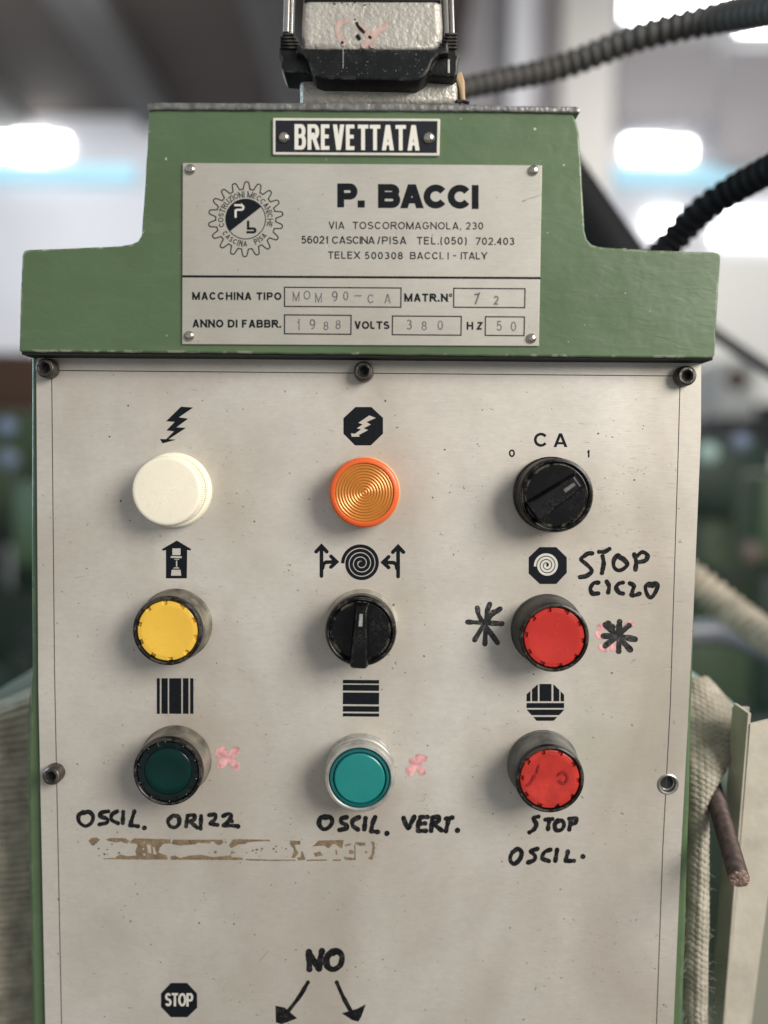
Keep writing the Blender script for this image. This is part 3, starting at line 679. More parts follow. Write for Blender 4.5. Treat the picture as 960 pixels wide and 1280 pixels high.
for a, b in ((79, 97), (103, 133), (142, 201), (210, 238), (246, 262)): K.poly([c(275, a), c(456, a+1.5), c(455, b+1.5), c(274, b)])
K.make('level_bars_symbol', M_ink, plate, label='five black level bars above the teal button')
def clip(P, ax, lo, hi):
    for sg, lim in ((1, lo), (-1, hi)):
        o_ = []
        for i in range(len(P)):
            a, b = P[i], P[(i+1) % len(P)]; fa = sg*(a[ax]-lim); fb = sg*(b[ax]-lim)
            if fa >= 0: o_.append(a)
            if (fa > 0 > fb) or (fa < 0 < fb): t = fa/(fa-fb); o_.append((a[0]+(b[0]-a[0])*t, a[1]+(b[1]-a[1])*t))
        P = o_
    return P
K = Ink(.07); c = crop(600, 830, 3.69); oc = [(268, 92), (338, 92), (388, 142), (388, 212), (340, 262), (262, 262), (215, 210), (215, 140)]
for a, b in ((215, 233), (240, 267), (275, 330), (339, 366), (372, 388)): K.poly([c(*p) for p in clip(clip(oc, 0, a, b), 1, 92, 172)])
for a, b in ((180, 203), (210, 236), (244, 262)): K.poly([c(*p) for p in clip(oc, 1, a, b)])
K.make('striped_octagon_symbol', M_ink, plate, label='black octagon of upright and level bars above the lower red button')
K = Ink(.07); c = crop(570, 660, 3.43)
K.poly([c(*p) for p in [(358, 82), (430, 82), (475, 126), (475, 192), (430, 240), (360, 240), (312, 195), (312, 126)]])
so = K.make('spiral_octagon_symbol', M_ink, plate, label='black octagon with pale spiral above the upper red button')
K = Ink(.13); spiral(K, c, 389, 160, 50, 14.2, 3.2, 10.2, 175, k=3.43); K.make('pale_spiral_print', M_pale, plate)
K = Ink(.07); text(K, 'C', 667.5, 685.3, 558.4, 17.5, .19, wscale=1.35); text(K, 'A', 692, 710, 558.8, 17.2, .19, wscale=1.4)
text(K, '0', 636.2, 643.8, 571.3, 9.6, .20, wscale=1.4); text(K, '1', 733, 738.2, 571.8, 9.4, .2, wscale=1.4); K.make('switch_lettering', M_ink, plate, label='black letters C A over small 0 and 1')
K = Ink(.07); c = crop(160, 1120, 2.667)
K.poly([c(*p) for p in [(143, 290), (197, 290), (230, 325), (231, 372), (198, 404), (143, 404), (110, 370), (110, 325)]])
K.make('stop_octagon_symbol', M_ink, plate, label='black octagon reading STOP at the lower left')
K = Ink(.13); text(K, 'STOP', 206, 241.5, 1257.8, 16.6, .17, wscale=.78); K.make('stop_lettering', M_pale, plate)

# ---- marker handwriting
def hand(strokes, cr, w, name='handwriting', m=None, h=.10, **kw):
    K = Ink(h)
    for st in strokes: K.pen([cr(*p) for p in st], w*1.36)
    return K.make(name, m or M_marker, plate, **kw)
c = crop(570, 660, 3.43)
c = crop(710, 680, 7.385)
hand([[(225, 86), (185, 88), (150, 112), (120, 142), (172, 188), (220, 246), (175, 292), (112, 306)], [(288, 72), (340, 70), (382, 46)], [(320, 112), (330, 180), (314, 268)], [(486, 132), (462, 106), (425, 148), (426, 212), (468, 244), (520, 224), (548, 184), (510, 138), (480, 122)],
      [(612, 95), (630, 160), (624, 236)], [(640, 108), (688, 74), (734, 104), (718, 150), (664, 166)], [(282, 356), (238, 362), (208, 410), (228, 456), (280, 456)], [(358, 346), (380, 390), (372, 448)],
      [(508, 356), (470, 366), (446, 402), (470, 446), (508, 458)], [(572, 362), (608, 385), (598, 430), (586, 470)], [(590, 474), (622, 472), (662, 458)], [(782, 388), (750, 366), (716, 398), (734, 468), (766, 494), (802, 456), (826, 396), (812, 366), (776, 370), (752, 384)]], c, 3.9,
     label='marker handwriting STOP CICLO beside the spiral octagon')
c = crop(570, 660, 3.43)
hand([[(92, 342), (104, 385), (178, 492)], [(145, 326), (132, 370), (124, 497)], [(190, 346), (140, 385), (80, 480)], [(50, 403), (110, 406), (198, 410)], [(138, 395), (160, 360)]], c, 4.4, 'marker_asterisk', M_thinmark,
     label='black marker asterisk left of the upper red button')
hand([[(750, 412), (735, 420)], [(688, 490), (676, 515)], [(612, 455), (620, 462)], [(625, 510), (640, 518)], [(640, 420), (620, 425)]], c, 6.5, 'pink_smudge', M_pink, .075)
hand([[(702, 402), (698, 450), (698, 528)], [(742, 418), (700, 455), (640, 505)], [(640, 415), (680, 450), (748, 522)], [(632, 463), (700, 465), (768, 477)], [(652, 408), (672, 425)]], c, 5.2, 'marker_asterisk', M_thinmark,
     label='smudged marker asterisk with pink stain right of the upper red button')
c = crop(80, 830, 3.43)
hand([[(82, 634), (63, 650), (66, 678), (92, 695), (118, 680), (124, 652), (106, 634), (82, 640)], [(190, 632), (162, 637), (155, 652), (184, 664), (184, 680), (152, 688)], [(228, 632), (206, 645), (204, 668), (232, 683)],
      [(254, 634), (252, 682)], [(302, 631), (292, 664), (283, 692)], [(284, 691), (318, 696)], [(345, 703)],
      [(462, 654), (446, 672), (455, 695), (478, 700), (494, 682), (490, 655), (468, 650)], [(530, 650), (524, 696)], [(530, 650), (558, 648), (556, 668), (530, 676)], [(540, 676), (572, 702)],
      [(588, 652), (586, 706)], [(622, 648), (648, 646), (648, 664), (628, 684)], [(628, 685), (658, 690)], [(682, 652), (706, 642), (718, 652), (706, 674), (684, 692)], [(684, 692), (735, 694)], [(712, 660), (720, 675)], [(746, 696)]], c, 3.7,
     label='marker handwriting OSCIL. ORIZZ. below the dark green button')
hand([[(667, 374), (703, 402), (740, 440)], [(740, 370), (703, 402), (670, 432)], [(664, 385), (680, 370)]], c, 7.0, 'pink_marker_cross', M_pink, label='pink marker cross beside the dark green button')
c = crop(360, 830, 4.0)
hand([[(188, 762), (162, 772), (156, 802), (178, 826), (205, 816), (222, 788), (210, 766), (182, 768)], [(294, 766), (266, 774), (268, 793), (292, 806), (290, 822), (258, 830)], [(356, 766), (326, 782), (324, 808), (350, 828)],
      [(388, 770), (382, 826)], [(436, 766), (424, 796), (416, 836)], [(416, 836), (450, 840)], [(495, 847)],
      [(578, 770), (588, 798), (602, 822), (616, 795), (632, 764)], [(664, 768), (652, 800), (650, 834)], [(662, 766), (698, 765)], [(655, 799), (686, 797)], [(650, 834), (690, 834)],
      [(722, 768), (716, 834)], [(722, 768), (755, 765), (752, 786), (722, 798)], [(728, 800), (768, 832)], [(790, 774), (822, 768)], [(804, 774), (790, 836)], [(848, 832)]], c, 4.2,
     label='marker handwriting OSCIL. VERT. below the teal button')
hand([[(622, 485), (645, 508), (672, 542)], [(682, 472), (650, 500), (606, 538)], [(606, 530), (612, 545)], [(655, 465), (668, 470)]], c, 6.2, 'pink_marker_cross', M_pink, label='smeared pink marker cross beside the teal button')
c = crop(600, 830, 3.69)
hand([[(270, 704), (246, 712), (260, 738), (250, 762), (228, 777)], [(302, 718), (334, 715)], [(320, 717), (314, 762)], [(360, 720), (345, 742), (352, 766), (376, 764), (388, 742), (378, 722), (358, 726)], [(420, 716), (412, 764)], [(412, 714), (442, 712), (440, 732), (418, 742)]], c, 3.9,
     label='marker handwriting STOP below the lower red button')
hand([[(172, 856), (146, 876), (140, 905), (158, 922), (184, 900), (192, 868), (172, 852), (150, 868)], [(266, 852), (236, 864), (254, 884), (250, 904), (222, 916)], [(326, 856), (298, 868), (288, 896), (318, 909)], [(356, 856), (348, 908)],
      [(406, 864), (396, 908)], [(396, 909), (434, 908)], [(475, 888)]], c, 3.9, label='marker handwriting OSCIL. under the handwritten STOP')
c = crop(160, 1120, 2.667)
hand([[(603, 186), (605, 244)], [(603, 186), (620, 215), (637, 243)], [(647, 183), (640, 215), (637, 243)], [(684, 184), (664, 204), (664, 232), (684, 245), (708, 230), (713, 200), (698, 184), (680, 190)]], c, 5.6,
     label='marker handwriting NO above two hand drawn arrows')
for nm, sh, pl in (('left', [(600, 288), (572, 335), (535, 383)], [(492, 366), (522, 372), (564, 408), (512, 428), (493, 421)]), ('right', [(696, 288), (718, 338), (742, 382)], [(713, 391), (764, 376), (793, 361), (778, 402), (768, 419), (748, 414)])):
    K = Ink(.10); K.pen([c(*p) for p in sh], 5.0); K.poly([c(*p) for p in pl])
    K.make('marker_arrow', M_marker, plate, label='hand drawn arrow under NO pointing down %s' % nm)

# ---- remains of a torn off label: brown adhesive in ragged patches
K = Ink(.08)
def ragged(P, j=.28, st=1.1):
    out = []
    for i in range(len(P)):
        p, q = P[i], P[(i+1) % len(P)]; n = max(1, int(math.hypot(q[0]-p[0], q[1]-p[1])/st))
        for k in range(n): t = k/n; out.append((p[0]+(q[0]-p[0])*t+random.uniform(-j, j), p[1]+(q[1]-p[1])*t+random.uniform(-j, j)))
    return out
c = crop(100, 1035, 4.8)
for P in ([(52, 75), (70, 60), (100, 57), (120, 70), (105, 85), (82, 108), (65, 98)], [(155, 68), (180, 60), (270, 62), (298, 78), (285, 92), (262, 88), (245, 80), (215, 88), (195, 82), (170, 76)],
          [(548, 90), (560, 70), (855, 70), (862, 88), (840, 102), (815, 98), (808, 84), (790, 80), (780, 92), (740, 90), (710, 88), (690, 98), (640, 102), (600, 104), (560, 98)],
          [(140, 182), (205, 180), (205, 187), (142, 187)], [(545, 190), (542, 172), (570, 165), (600, 180), (660, 165), (720, 160), (800, 175), (900, 165), (915, 176), (960, 178), (960, 192)],
          [(893, 105), (915, 72), (962, 66), (962, 92), (930, 100), (910, 122)]): K.poly(ragged([c(*p) for p in P]))
K.poly(ragged([c(*p) for p in [(298, 82), (325, 62), (540, 68), (545, 92), (500, 95), (478, 118), (470, 148), (520, 165), (528, 190), (205, 188), (215, 175), (240, 158), (290, 170), (340, 165), (332, 140), (345, 110), (340, 95), (305, 92)]]),
       [ragged([c(*p) for p in q], .15) for q in ([(402, 98), (425, 102), (430, 154), (408, 150)], [(436, 114), (448, 114), (456, 144), (466, 158), (440, 158)], [(380, 82), (390, 84), (388, 93), (380, 92)], [(376, 118), (388, 122), (384, 132), (374, 130)], [(382, 150), (394, 154), (390, 168), (380, 164)])])
for x, y, q in ((112, 125, 6), (147, 158, 7), (163, 130, 5), (115, 167, 4), (165, 158, 4), (812, 145, 8), (912, 147, 9), (875, 85, 6), (236, 150, 6), (193, 98, 5), (868, 72, 4), (905, 158, 4)): K.dot(*c(x, y), q/4.8, 8, .3)
c = crop(290, 1035, 4.8)
for P in ([(8, 68), (225, 70), (232, 80), (210, 78), (160, 80), (100, 85), (75, 97), (40, 98), (8, 115)], [(8, 175), (60, 178), (68, 190), (8, 192)], [(80, 186), (230, 190), (380, 190), (382, 196), (240, 198), (85, 194)],
          [(350, 75), (410, 78), (408, 100), (375, 100), (385, 130), (400, 150), (375, 180), (355, 178), (372, 150), (368, 120), (345, 95)], [(415, 142), (425, 140), (442, 190), (400, 195), (390, 180), (415, 172)],
          [(485, 110), (520, 75), (670, 72), (660, 122), (640, 112), (620, 95), (600, 100), (580, 122), (550, 105)], [(490, 152), (530, 140), (545, 165), (500, 172)], [(450, 190), (570, 188), (570, 196), (450, 198)],
          [(740, 85), (800, 88), (800, 105), (770, 108), (740, 95)], [(835, 80), (855, 85), (856, 150), (842, 192), (815, 185), (838, 160), (845, 110)], [(700, 135), (725, 132), (730, 155), (708, 158)],
          [(734, 100), (740, 100), (742, 190), (735, 192)], [(606, 190), (652, 188), (655, 197), (606, 197)], [(672, 172), (735, 182), (732, 192), (680, 192)], [(620, 130), (628, 132), (634, 160), (624, 158)], [(675, 100), (715, 92), (712, 102), (682, 112)]): K.poly(ragged([c(*p) for p in P], .25))
for x, y, q in ((150, 130, 9), (180, 125, 7), (125, 135, 6), (175, 138, 4), (145, 150, 4), (250, 125, 7), (265, 142, 5), (325, 125, 5), (265, 110, 5), (805, 145, 7), (863, 120, 3), (862, 175, 3), (866, 98, 3), (300, 118, 3), (88, 150, 4)): K.dot(*c(x, y), q/4.8, 8, .3)
K.make('adhesive_residue', M_glue, plate, kind='stuff', label='ragged brown adhesive strip under the lower buttons')

# ---- tiny dents, flecks and scratches on the plate
K = Ink(.05)
for i in range(300):
    x = random.uniform(75, 840); y = random.uniform(480, 1275); r = random.choice((.35, .45, .5, .6, .6, .9)); a = random.uniform(0, 3.14)
    K.line([(x, y), (x+r*2.2*math.cos(a), y+r*1.6*math.sin(a))], r*1.2); 
for x, y in ((151, 626), (541, 622), (482, 501), (318, 652), (765, 841), (748, 542), (667, 843), (249, 1154), (160, 507), (137, 546), (492, 756), (530, 820), (556, 562), (793, 600)): K.dot(x, y, 1.25, 7, .4)
for x, y in ((140, 1110), (330, 1205), (345, 1190)): pass
K.make('dirt_specks', mat('dark_fleck', (.10, .085, .07), .8), plate, kind='stuff')
K = Ink(.05)
for i in range(46):
    x = random.uniform(720, 850); y = random.uniform(470, 760); l = random.uniform(2, 9); K.line([(x, y), (x+l, y+random.uniform(-.8, .9))], .3)
for i in range(34):
    x = random.uniform(80, 830); y = random.uniform(480, 1270); l = random.uniform(2, 10); a = random.uniform(-.5, .6); K.line([(x, y), (x+l, y+l*a)], .3)
for i in range(12):
    a = random.uniform(0, 6.28); K.line([(323+i*.9, 1203-i), (327+i*.8, 1199-i)], .35)
for cx, cy, n_, sx, sy in ((770, 640, 34, 45, 60), (535, 1010, 14, 14, 16), (60, 1190, 6, 6, 60), (640, 760, 8, 20, 10), (275, 575, 12, 16, 16), (700, 1180, 18, 90, 70), (500, 580, 10, 30, 60), (795, 590, 10, 10, 4)):
    for i in range(n_):
        x = random.gauss(cx, sx/2); y = random.gauss(cy, sy/2); l = random.uniform(.8, 3.5); a = random.uniform(-.9, .4); K.line([(x, y), (x+l*math.cos(a), y+l*math.sin(a))], random.uniform(.25, .7))
K.make('fine_scratches', mat('scratch_mark', (.30, .27, .22), .5, .4), plate, kind='stuff')

# ------------------------------------------------------------------ screws
def screw(px, py, label, hgt=5.2, proto=[None]):
    """socket cap screw; px,py where its head meets the plate"""
    c = at(px, py, 0)
    if proto[0] is None:
        t = empty('socket_screw', c, cab, label=label); hx = [(2.05*math.cos(R(60*i)), 2.05*math.sin(R(60*i))) for i in range(6)]
        kn = lambda k, i, r, h: ((r*(1-.03*(i % 2)), h) if k in (0, 1, 2) else (r, h))
        MB().lathe([(4.15, -.002), (4.15, .4), (4.1, hgt-1.3), (3.75, hgt-.5), (3.3, hgt), (2.45, hgt), (2.25, hgt-.3)], c, 72, kn).make('screw_head', M_screw, t)
        vs = []; fs = []
        for rr, hh in ((2.3, hgt-.15), (1.95, hgt-.35), (1.85, hgt-2.6)):
            for k in range(6):
                for s_ in range(4):
                    a0 = R(60*k+12); a1 = R(60*k+72); f = s_/4; vs.append(c+Vector(((math.cos(a0)*(1-f)+math.cos(a1)*f)*rr*.001, -hh*.001, (math.sin(a0)*(1-f)+math.sin(a1)*f)*rr*.001)))
        for r_ in range(2):
            for i in range(24): j = (i+1) % 24; fs.append([r_*24+i, r_*24+j, (r_+1)*24+j, (r_+1)*24+i])
        fs.append([48+i for i in range(24)]); obj('hex_socket', vs, fs, M_hole, t, smooth=20)
        proto[0] = t
    else:
        s = proto[0]; t = s.copy(); COL.objects.link(t); t.location = c-ORG[cab]; t.rotation_euler = (0, random.uniform(0, 1), 0); t['label'] = label
        for ch in s.children: q = ch.copy(); COL.objects.link(q); q.parent = t
    return t
screw(62.5, 461.5, 'blackened socket screw at the upper left corner of the plate')
screw(455, 465.5, 'blackened socket screw at the top middle of the plate')
screw(853.5, 471, 'blackened socket screw at the upper right corner of the plate')
screw(70, 965, 'worn socket screw halfway down the left edge of the plate').children[0].name = 'screw_head'

# ------------------------------------------------------------------ knobs, lamps and buttons
def notched(seg, nn, off, depth, rows):
    def f(k, i, r, h):
        if k in rows:
            p = ((i/seg*nn)+off) % 1.0
            if p < .12 or p > .88-.02: return r, h-depth
        return r, h
    return f
def push_button(px, py, hgt, lens, label, collar_m, notches=10, off=.3, rb=14.9, rf=14.1):
    c = at(px, py, 0); t = empty('push_button', c, cab, label=label)
    MB().lathe([(rb+.5, 0), (rb+.45, .8), (rb, 1.2), (rb-.1, 3), (rf+.35, hgt-3.2), (rf+.1, hgt-2.7)], c, 72).make('collar', collar_m, t)
    MB().lathe([(rf+.15, hgt-3.0), (rf+.2, hgt-.9), (rf-.1, hgt-.25), (rf-.6, hgt), (rf-1.1, hgt-.1), (rf-1.35, hgt-.5), (rf-1.4, hgt-2.6), (0, hgt-2.7)], c, 72).make('bezel', M_blackring, t)
    rl = rf-1.65; S = 200
    prof = [(rl, hgt-2.6), (rl, hgt-1.2), (rl-.15, hgt-.75), (rl-.45, hgt-.55), (rl-1.5, hgt-.5), (rl-1.6, hgt-.48), (rl-2.4, hgt-.5), (rl*.6, hgt-.75), (rl*.3, hgt-.92), (0, hgt-.98)]
    MB().lathe(prof, c, S, notched(S, notches, off, .95, (1, 2, 3, 4))).make('lens', lens, t, smooth=30)
    return t
push_button(220.3, 780.5, 13.3, M_yellow, 'yellow push button in a black bezel', M_collar, 10, .33)
push_button(683.5, 787, 15.6, M_red, 'clean bright red push button between two marker asterisks', mat('black_dusty_collar', (.06, .058, .052), .5, .1, var=.6, vscale=120), 10, .15, 14.8, 13.9)
tb = push_button(678.3, 956, 15.6, M_redworn, 'scuffed red push button above the handwritten STOP', mat('grey_dusty_collar', (.17, .17, .155), .55, .2, var=.6, vscale=100), 10, .05, 14.8, 13.9)
# scuffs on the lower red lens
c0 = at(678.3, 956, 0); K = Ink(15.3)
K.pen([(659, 982), (664, 978), (669, 970)], 3.2); K.pen([(700, 976), (706, 980), (710, 972), (705, 965), (699, 969)], 2.4); K.pen([(672, 966), (674, 957)], 2.2)
o = K.make('scuff_mark', mat('dark_red_scuff', (.25, .012, .012), .4), tb)
for (bx, by, rr, hh, tt, cm) in ((208, 613, 38, 12.66, 'pilot_lamp', (.50, .44, .32)), (450.5, 969.5, 29, 13.5, 'push_button', (.08, .30, .28)), (696, 796, 34, 15.2, 'push_button', (.62, .12, .09)), (207.5, 789, 34, 12.9, 'push_button', (.55, .35, .06))):
    LENSWEAR = globals().setdefault('LENSWEAR', []); LENSWEAR.append((bx, by, rr, hh, cm))
# dark green illuminated button
c = at(220.3, 950, 0); t = empty('push_button', c, cab, label='dark green illuminated push button in a black bezel')
MB().lathe([(15.3, 0), (15.2, .8), (14.9, 1.2), (14.6, 3), (14.4, 10.2)], c, 72).make('collar', mat('grey_metal_collar', (.24, .225, .19), .38, .5, var=.7, vscale=110), t)
MB().lathe([(14.4, 10), (14.4, 12.3), (14.1, 13), (13.5, 13.2), (13.1, 12.9), (12.9, 12.2), (12.9, 10), (0, 10)], c, 72).make('bezel', M_blackring, t)
MB().lathe([(12.7, 10.2), (12.7, 12), (12.4, 12.4), (11.0, 12.3), (9.9, 12.1), (9.7, 12.3)], c, 200, notched(200, 10, .1, .5, (2,))).make('lens_rim', M_dgreenr, t)
MB().lathe([(9.72, 11.8), (9.6, 12.35), (9.3, 12.5), (6, 12.2), (3, 12.0), (0, 11.95)], c, 72).make('lens', M_dgreen, t)
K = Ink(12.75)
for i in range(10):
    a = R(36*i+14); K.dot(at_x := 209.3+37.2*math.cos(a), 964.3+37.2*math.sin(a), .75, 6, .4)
K.make('notch_glint', mat('notch_edge', (.16, .17, .16), .5), t, kind='stuff')  # pale dots painted as glints at the rim notches
# teal illuminated button
c = at(451, 957.5, 0); t = empty('push_button', c, cab, label='teal illuminated push button in a clear silver collar')
MB().lathe([(14.6, 0), (14.6, 1.5), (14.2, 2), (14.2, 5), (14.8, 5.6), (14.9, 7.2), (14.5, 7.6), (14.5, 9.2), (14.7, 9.6), (14.6, 12.2), (14.1, 13), (13.2, 13.2), (12.7, 12.6), (12.6, 10), (0, 9.9)], c, 80).make('collar', M_silver, t)
MB().lathe([(12.5, 10), (12.45, 12.2), (12.1, 12.9), (11.3, 13.0), (10.9, 12.4), (10.7, 12.2), (10.5, 12.6)], c, 96, notched(96, 2, .48, .0, (1,))).make('lens_rim', M_tealr, t)
MB().lathe([(10.55, 12.2), (10.4, 13.0), (10.0, 13.3), (6, 13.4), (0, 13.45)], c, 72).make('lens', M_teal, t)
# white pilot lamp
c = at(218.7, 612.5, 0); t = empty('pilot_lamp', c, cab, label='ivory white pilot lamp with knurled rim')
kn = lambda rows, a: (lambda k, i, r, h: ((r*(1-a*(i % 2)), h) if k in rows else (r, h)))
MB().lathe([(15.7, 0), (15.75, 2.0), (15.5, 3.2), (15.0, 3.8), (14.2, 3.9), (14.1, 3.5)], c, 96).make('collar', M_whiteb, t)
MB().lathe([(14.2, 3.4), (14.2, 9.4), (14.25, 9.9), (14.2, 11.4), (13.7, 12.1), (13.2, 12.4), (12.5, 12.45), (0, 12.6)], c, 192, kn((0, 1, 2, 3), .022)).make('lens', M_white, t)
# orange pilot lamp
c = at(456.5, 614.5, 0); t = empty('pilot_lamp', c, cab, label='orange pilot lamp with ringed amber lens')
MB().lathe([(14.5, 0), (14.6, 2.2), (14.2, 3), (13.9, 3)], c, 96).make('collar', mat('pale_orange_base', (.72, .42, .20), .35), t)
MB().lathe([(14.3, 3), (14.3, 9.5), (14.35, 10), (14.3, 11), (13.9, 11.6), (13.2, 11.9), (12.2, 12.0), (12.0, 11.8), (11.95, 11.3)], c, 180, kn((0, 1, 2, 3, 4), .022)).make('lamp_ring', M_orange, t)
prof = [(12.0, 11.3)]; r = 11.85; k = 0
while r > .5:
    prof += [(r, 11.25), (r-.45, 11.66), (r-.75, 11.66)]; r -= 1.17
prof += [(.25, 11.3), (0, 11.6)]
MB().lathe(prof, c, 96).make('lens', M_amber, t, smooth=60)
for (bx, by, rr, hh, cm), par in zip(LENSWEAR, [[o for o in bpy.data.objects if o.get('label', '').startswith(k)][0] for k in ('ivory white', 'teal illuminated', 'clean bright', 'yellow push')]):
    K = Ink(hh)
    for i in range(16):
        a = random.uniform(0, 6.28); q = rr*math.sqrt(random.random())*.85; x = bx+q*math.cos(a); y = by+q*math.sin(a); l = random.uniform(.6, 5); b_ = random.uniform(0, 3.14)
        if random.random() < .45: K.dot(x, y, random.uniform(.2, .5), 6, .4)
        else: K.line([(x, y), (x+l*math.cos(b_), y+l*math.sin(b_))], .22)
    K.make('fine_scuffs', mat('lens_scuff', cm, .6), par, kind='stuff')
# selector switches
def selector(px, py, hgt, ang, label, collar_m, rk=14.6, over=15.2, base_r=15.2, barh=8.0, marklen=1, bw=1.0):
    c = at(px, py, 0); t = empty('selector_switch', c, cab, label=label)
    MB().lathe([(base_r, 0), (base_r, 1.8), (base_r-.5, 2.4), (base_r-.7, 5), (rk-.4, 5.2)], c, 72).make('collar', collar_m, t)
    MB().lathe([(rk-.5, 4.6), (rk, 5.4), (rk+.1, hgt-1.2), (rk-.4, hgt-.3), (rk-1.1, hgt), (rk-1.7, hgt-.3), (rk-2.1, hgt-1.0), (rk-2.3, hgt-.7), (rk-2.6, hgt-.6), (rk-2.8, hgt-.9), (0, hgt-.9)], c, 96).make('knob_body', M_black, t)
    bm = bmesh.new(); h0 = hgt-1.2; h1 = h0+barh
    lo = [(-2.9, 12.2), (2.9, 12.2), (4.3, -over+.4), (3.3, -over), (-3.3, -over), (-4.3, -over+.4)]
    hi = [(-2.1, 9.6), (2.1, 9.6), (3.3, -over+.9), (2.6, -over+.3), (-2.6, -over+.3), (-3.3, -over+.9)]
    A = [bm.verts.new((x*bw*.001, -h0*.001, z*.001)) for x, z in lo]; B = [bm.verts.new((x*bw*.001, -(h1-(1.6 if z > 0 else 0))*.001, z*.001)) for x, z in hi]
    bm.faces.new(A[::-1]); bm.faces.new(B)
    for i in range(6): bm.faces.new((A[i], A[(i+1) % 6], B[(i+1) % 6], B[i]))
    g = MB().bm(bm, .00045, 3); M = Matrix.Rotation(ang, 4, 'Y')
    for v in g.v: v.xyz = (M @ v)+c
    g.make('grip', M_black, t)
    q = MB(); 
    def P(x, z, d=.06): hh = (h1-1.6)+(9.6-z)/(9.6+over)*1.6; return (M @ Vector((x*.001, -(hh+d)*.001, z*.001)))+c
    q.add([P(-.75, 3.2), P(.75, 3.2), P(.65, 8.2), P(-.65, 8.2)], [[0, 1, 2, 3]]).make('pointer_mark', mat('worn_pointer_paint', (.30, .31, .29) if marklen else (.10, .10, .10), .6, var=.5, vscale=900), t)
    return t
selector(452.6, 780.5, 14.2, R(2), 'black selector switch pointing straight up under the spiral symbol', mat('dusty_silver_collar', (.42, .40, .33), .45, .4, var=.5, vscale=120), 14.4, 13.9, 15.2, 7.0)
selector(687.5, 617.5, 13.0, R(54), 'black selector switch turned towards 1 under the letters C A', M_blackring, 14.9, 12.1, 15.6, 4.6, 0, 1.22)

# ------------------------------------------------------------------ green stepped header, grey lid
HF = 10.5
def jit(P, a=.35, step=14):
    out = []
    for i in range(len(P)):
        p, q = P[i], P[(i+1) % len(P)]; L = math.hypot(q[0]-p[0], q[1]-p[1]); out.append(p)
        for k in range(1, int(L/step)):
            t = k/int(L/step); out.append((p[0]+(q[0]-p[0])*t+random.uniform(-a, a), p[1]+(q[1]-p[1])*t+random.uniform(-a, a)))
    return out
ho = [(23.5, 438), (25, 370), (27, 320), (29.5, 313.5), (34, 312), (120, 308.5), (150, 307), (163, 305), (172, 301.5), (176.5, 294), (178, 270), (181.5, 220), (184.8, 160), (186, 138), (187.5, 136.5),
      (700, 138.5), (714, 140), (719.5, 148), (724, 166), (726.5, 200), (729, 250), (731, 288), (734, 299), (740, 305.5), (750, 308.5), (800, 311.5), (895, 315.5), (900.5, 318), (901, 324), (896, 400), (893.5, 444), (891.5, 447.5), (700, 446), (300, 441.5), (26, 440)]
hp = [at(x, y, HF) for x, y in jit(ho)]
header = MB().prism([(p.x, p.z) for p in hp], -HF*.001, .088, .0007, 3).make('header_casting', M_green, cab)
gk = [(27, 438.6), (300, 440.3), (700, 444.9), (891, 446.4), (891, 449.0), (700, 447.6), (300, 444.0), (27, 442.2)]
gk = [at(x, y, HF-1.2) for x, y in gk]; MB().prism([(p.x, p.z-.0004) for p in gk], -(HF-1.2)*.001, .08, .0001).make('rubber_gasket', M_hole, cab)  # black strip added to give the dark shade in the gap under the header
# wrinkled, chipped bare filler along two worn edges
K = MB()
for x0, y0, x1, y1, n in ((36, 313.6, 165, 307.4, 30), (187, 160, 179.6, 290, 8), (724.4, 200, 728.6, 288, 8), (742, 308.6, 895, 317.4, 14), (27.2, 330, 25.8, 425, 6)):
    for i in range(n):
        t = random.random(); x = x0+(x1-x0)*t+random.uniform(-.4, .4); y = y0+(y1-y0)*t+random.uniform(-.3, .9); p = at(x, y, HF+.02)
        r = random.uniform(.15, .55)*.001; m = random.randint(5, 7); base = [p+Vector((r*random.uniform(.5, 1.6)*math.cos(2*math.pi*j/m), .0002, r*random.uniform(.4, .9)*math.sin(2*math.pi*j/m))) for j in range(m)]
        K.add([p+Vector((0, -.00015, 0))]+base, [[0, 1+j, 1+(j+1) % m] for j in range(m)])
K.make('paint_chips', mat('bare_filler', (.48, .46, .38), .7), header, kind='stuff')
lp = [(183.5, 129), (187, 127.6), (300, 128.2), (480, 128.2), (575, 129.5), (640, 132), (720, 132.6), (725.5, 135), (725, 139.5), (721, 141), (640, 139.5), (400, 137.5), (192, 137), (186, 138.5), (184, 135)]
lp = [at(x, y, HF+1.2) for x, y in jit(lp, .25, 9)]
MB().prism([(p.x, p.z) for p in lp], -(HF+1.2)*.001, .089, .0006, 2).make('header_lid', M_lid, cab)
MB().tube([at(570, 128, 6)+Vector((0, 0, .0003)), at(578, 126.5, 4), at(586, 129, 5)], .0007, 8).make('wire_stub', M_hole, cab)

# ---- title plate
ct = [(341, 147.2), (550.3, 148.2), (549.2, 194.6), (341, 193.2)]
def platepx(C, h0, h1, r, bev, name, m):
    P = rpoly([(p.x, p.z) for p in [at(x, y, h1) for x, y in C]][::-1], r); return MB().prism(P, -h1*.001, -h0*.001, bev).make(name, m, cab)
title = platepx(ct, HF-.1, HF+1.0, .0006, .0002, 'title_plate', M_pale)
K = Ink(HF+1.03); K.poly([(344.3, 150.4), (547, 151.3), (546, 191.3), (344.3, 190.1)]); K.make('black_field', mat('black_enamel_field', (.008, .009, .013), .3), title)
K = Ink(HF+1.08)
def condensed(K, s, x0, x1, yb, yt, wt):
    cap = yb-yt; text(K, s, x0, x1, yb, cap, wt, .0085, .66)
condensed(K, 'BREVETTATA', 368.2, 524.5, 187, 155.2, .15); K.make('title_lettering', mat('cream_raised_lettering', (.66, .64, .57), .5), title, label='cream lettering BREVETTATA')
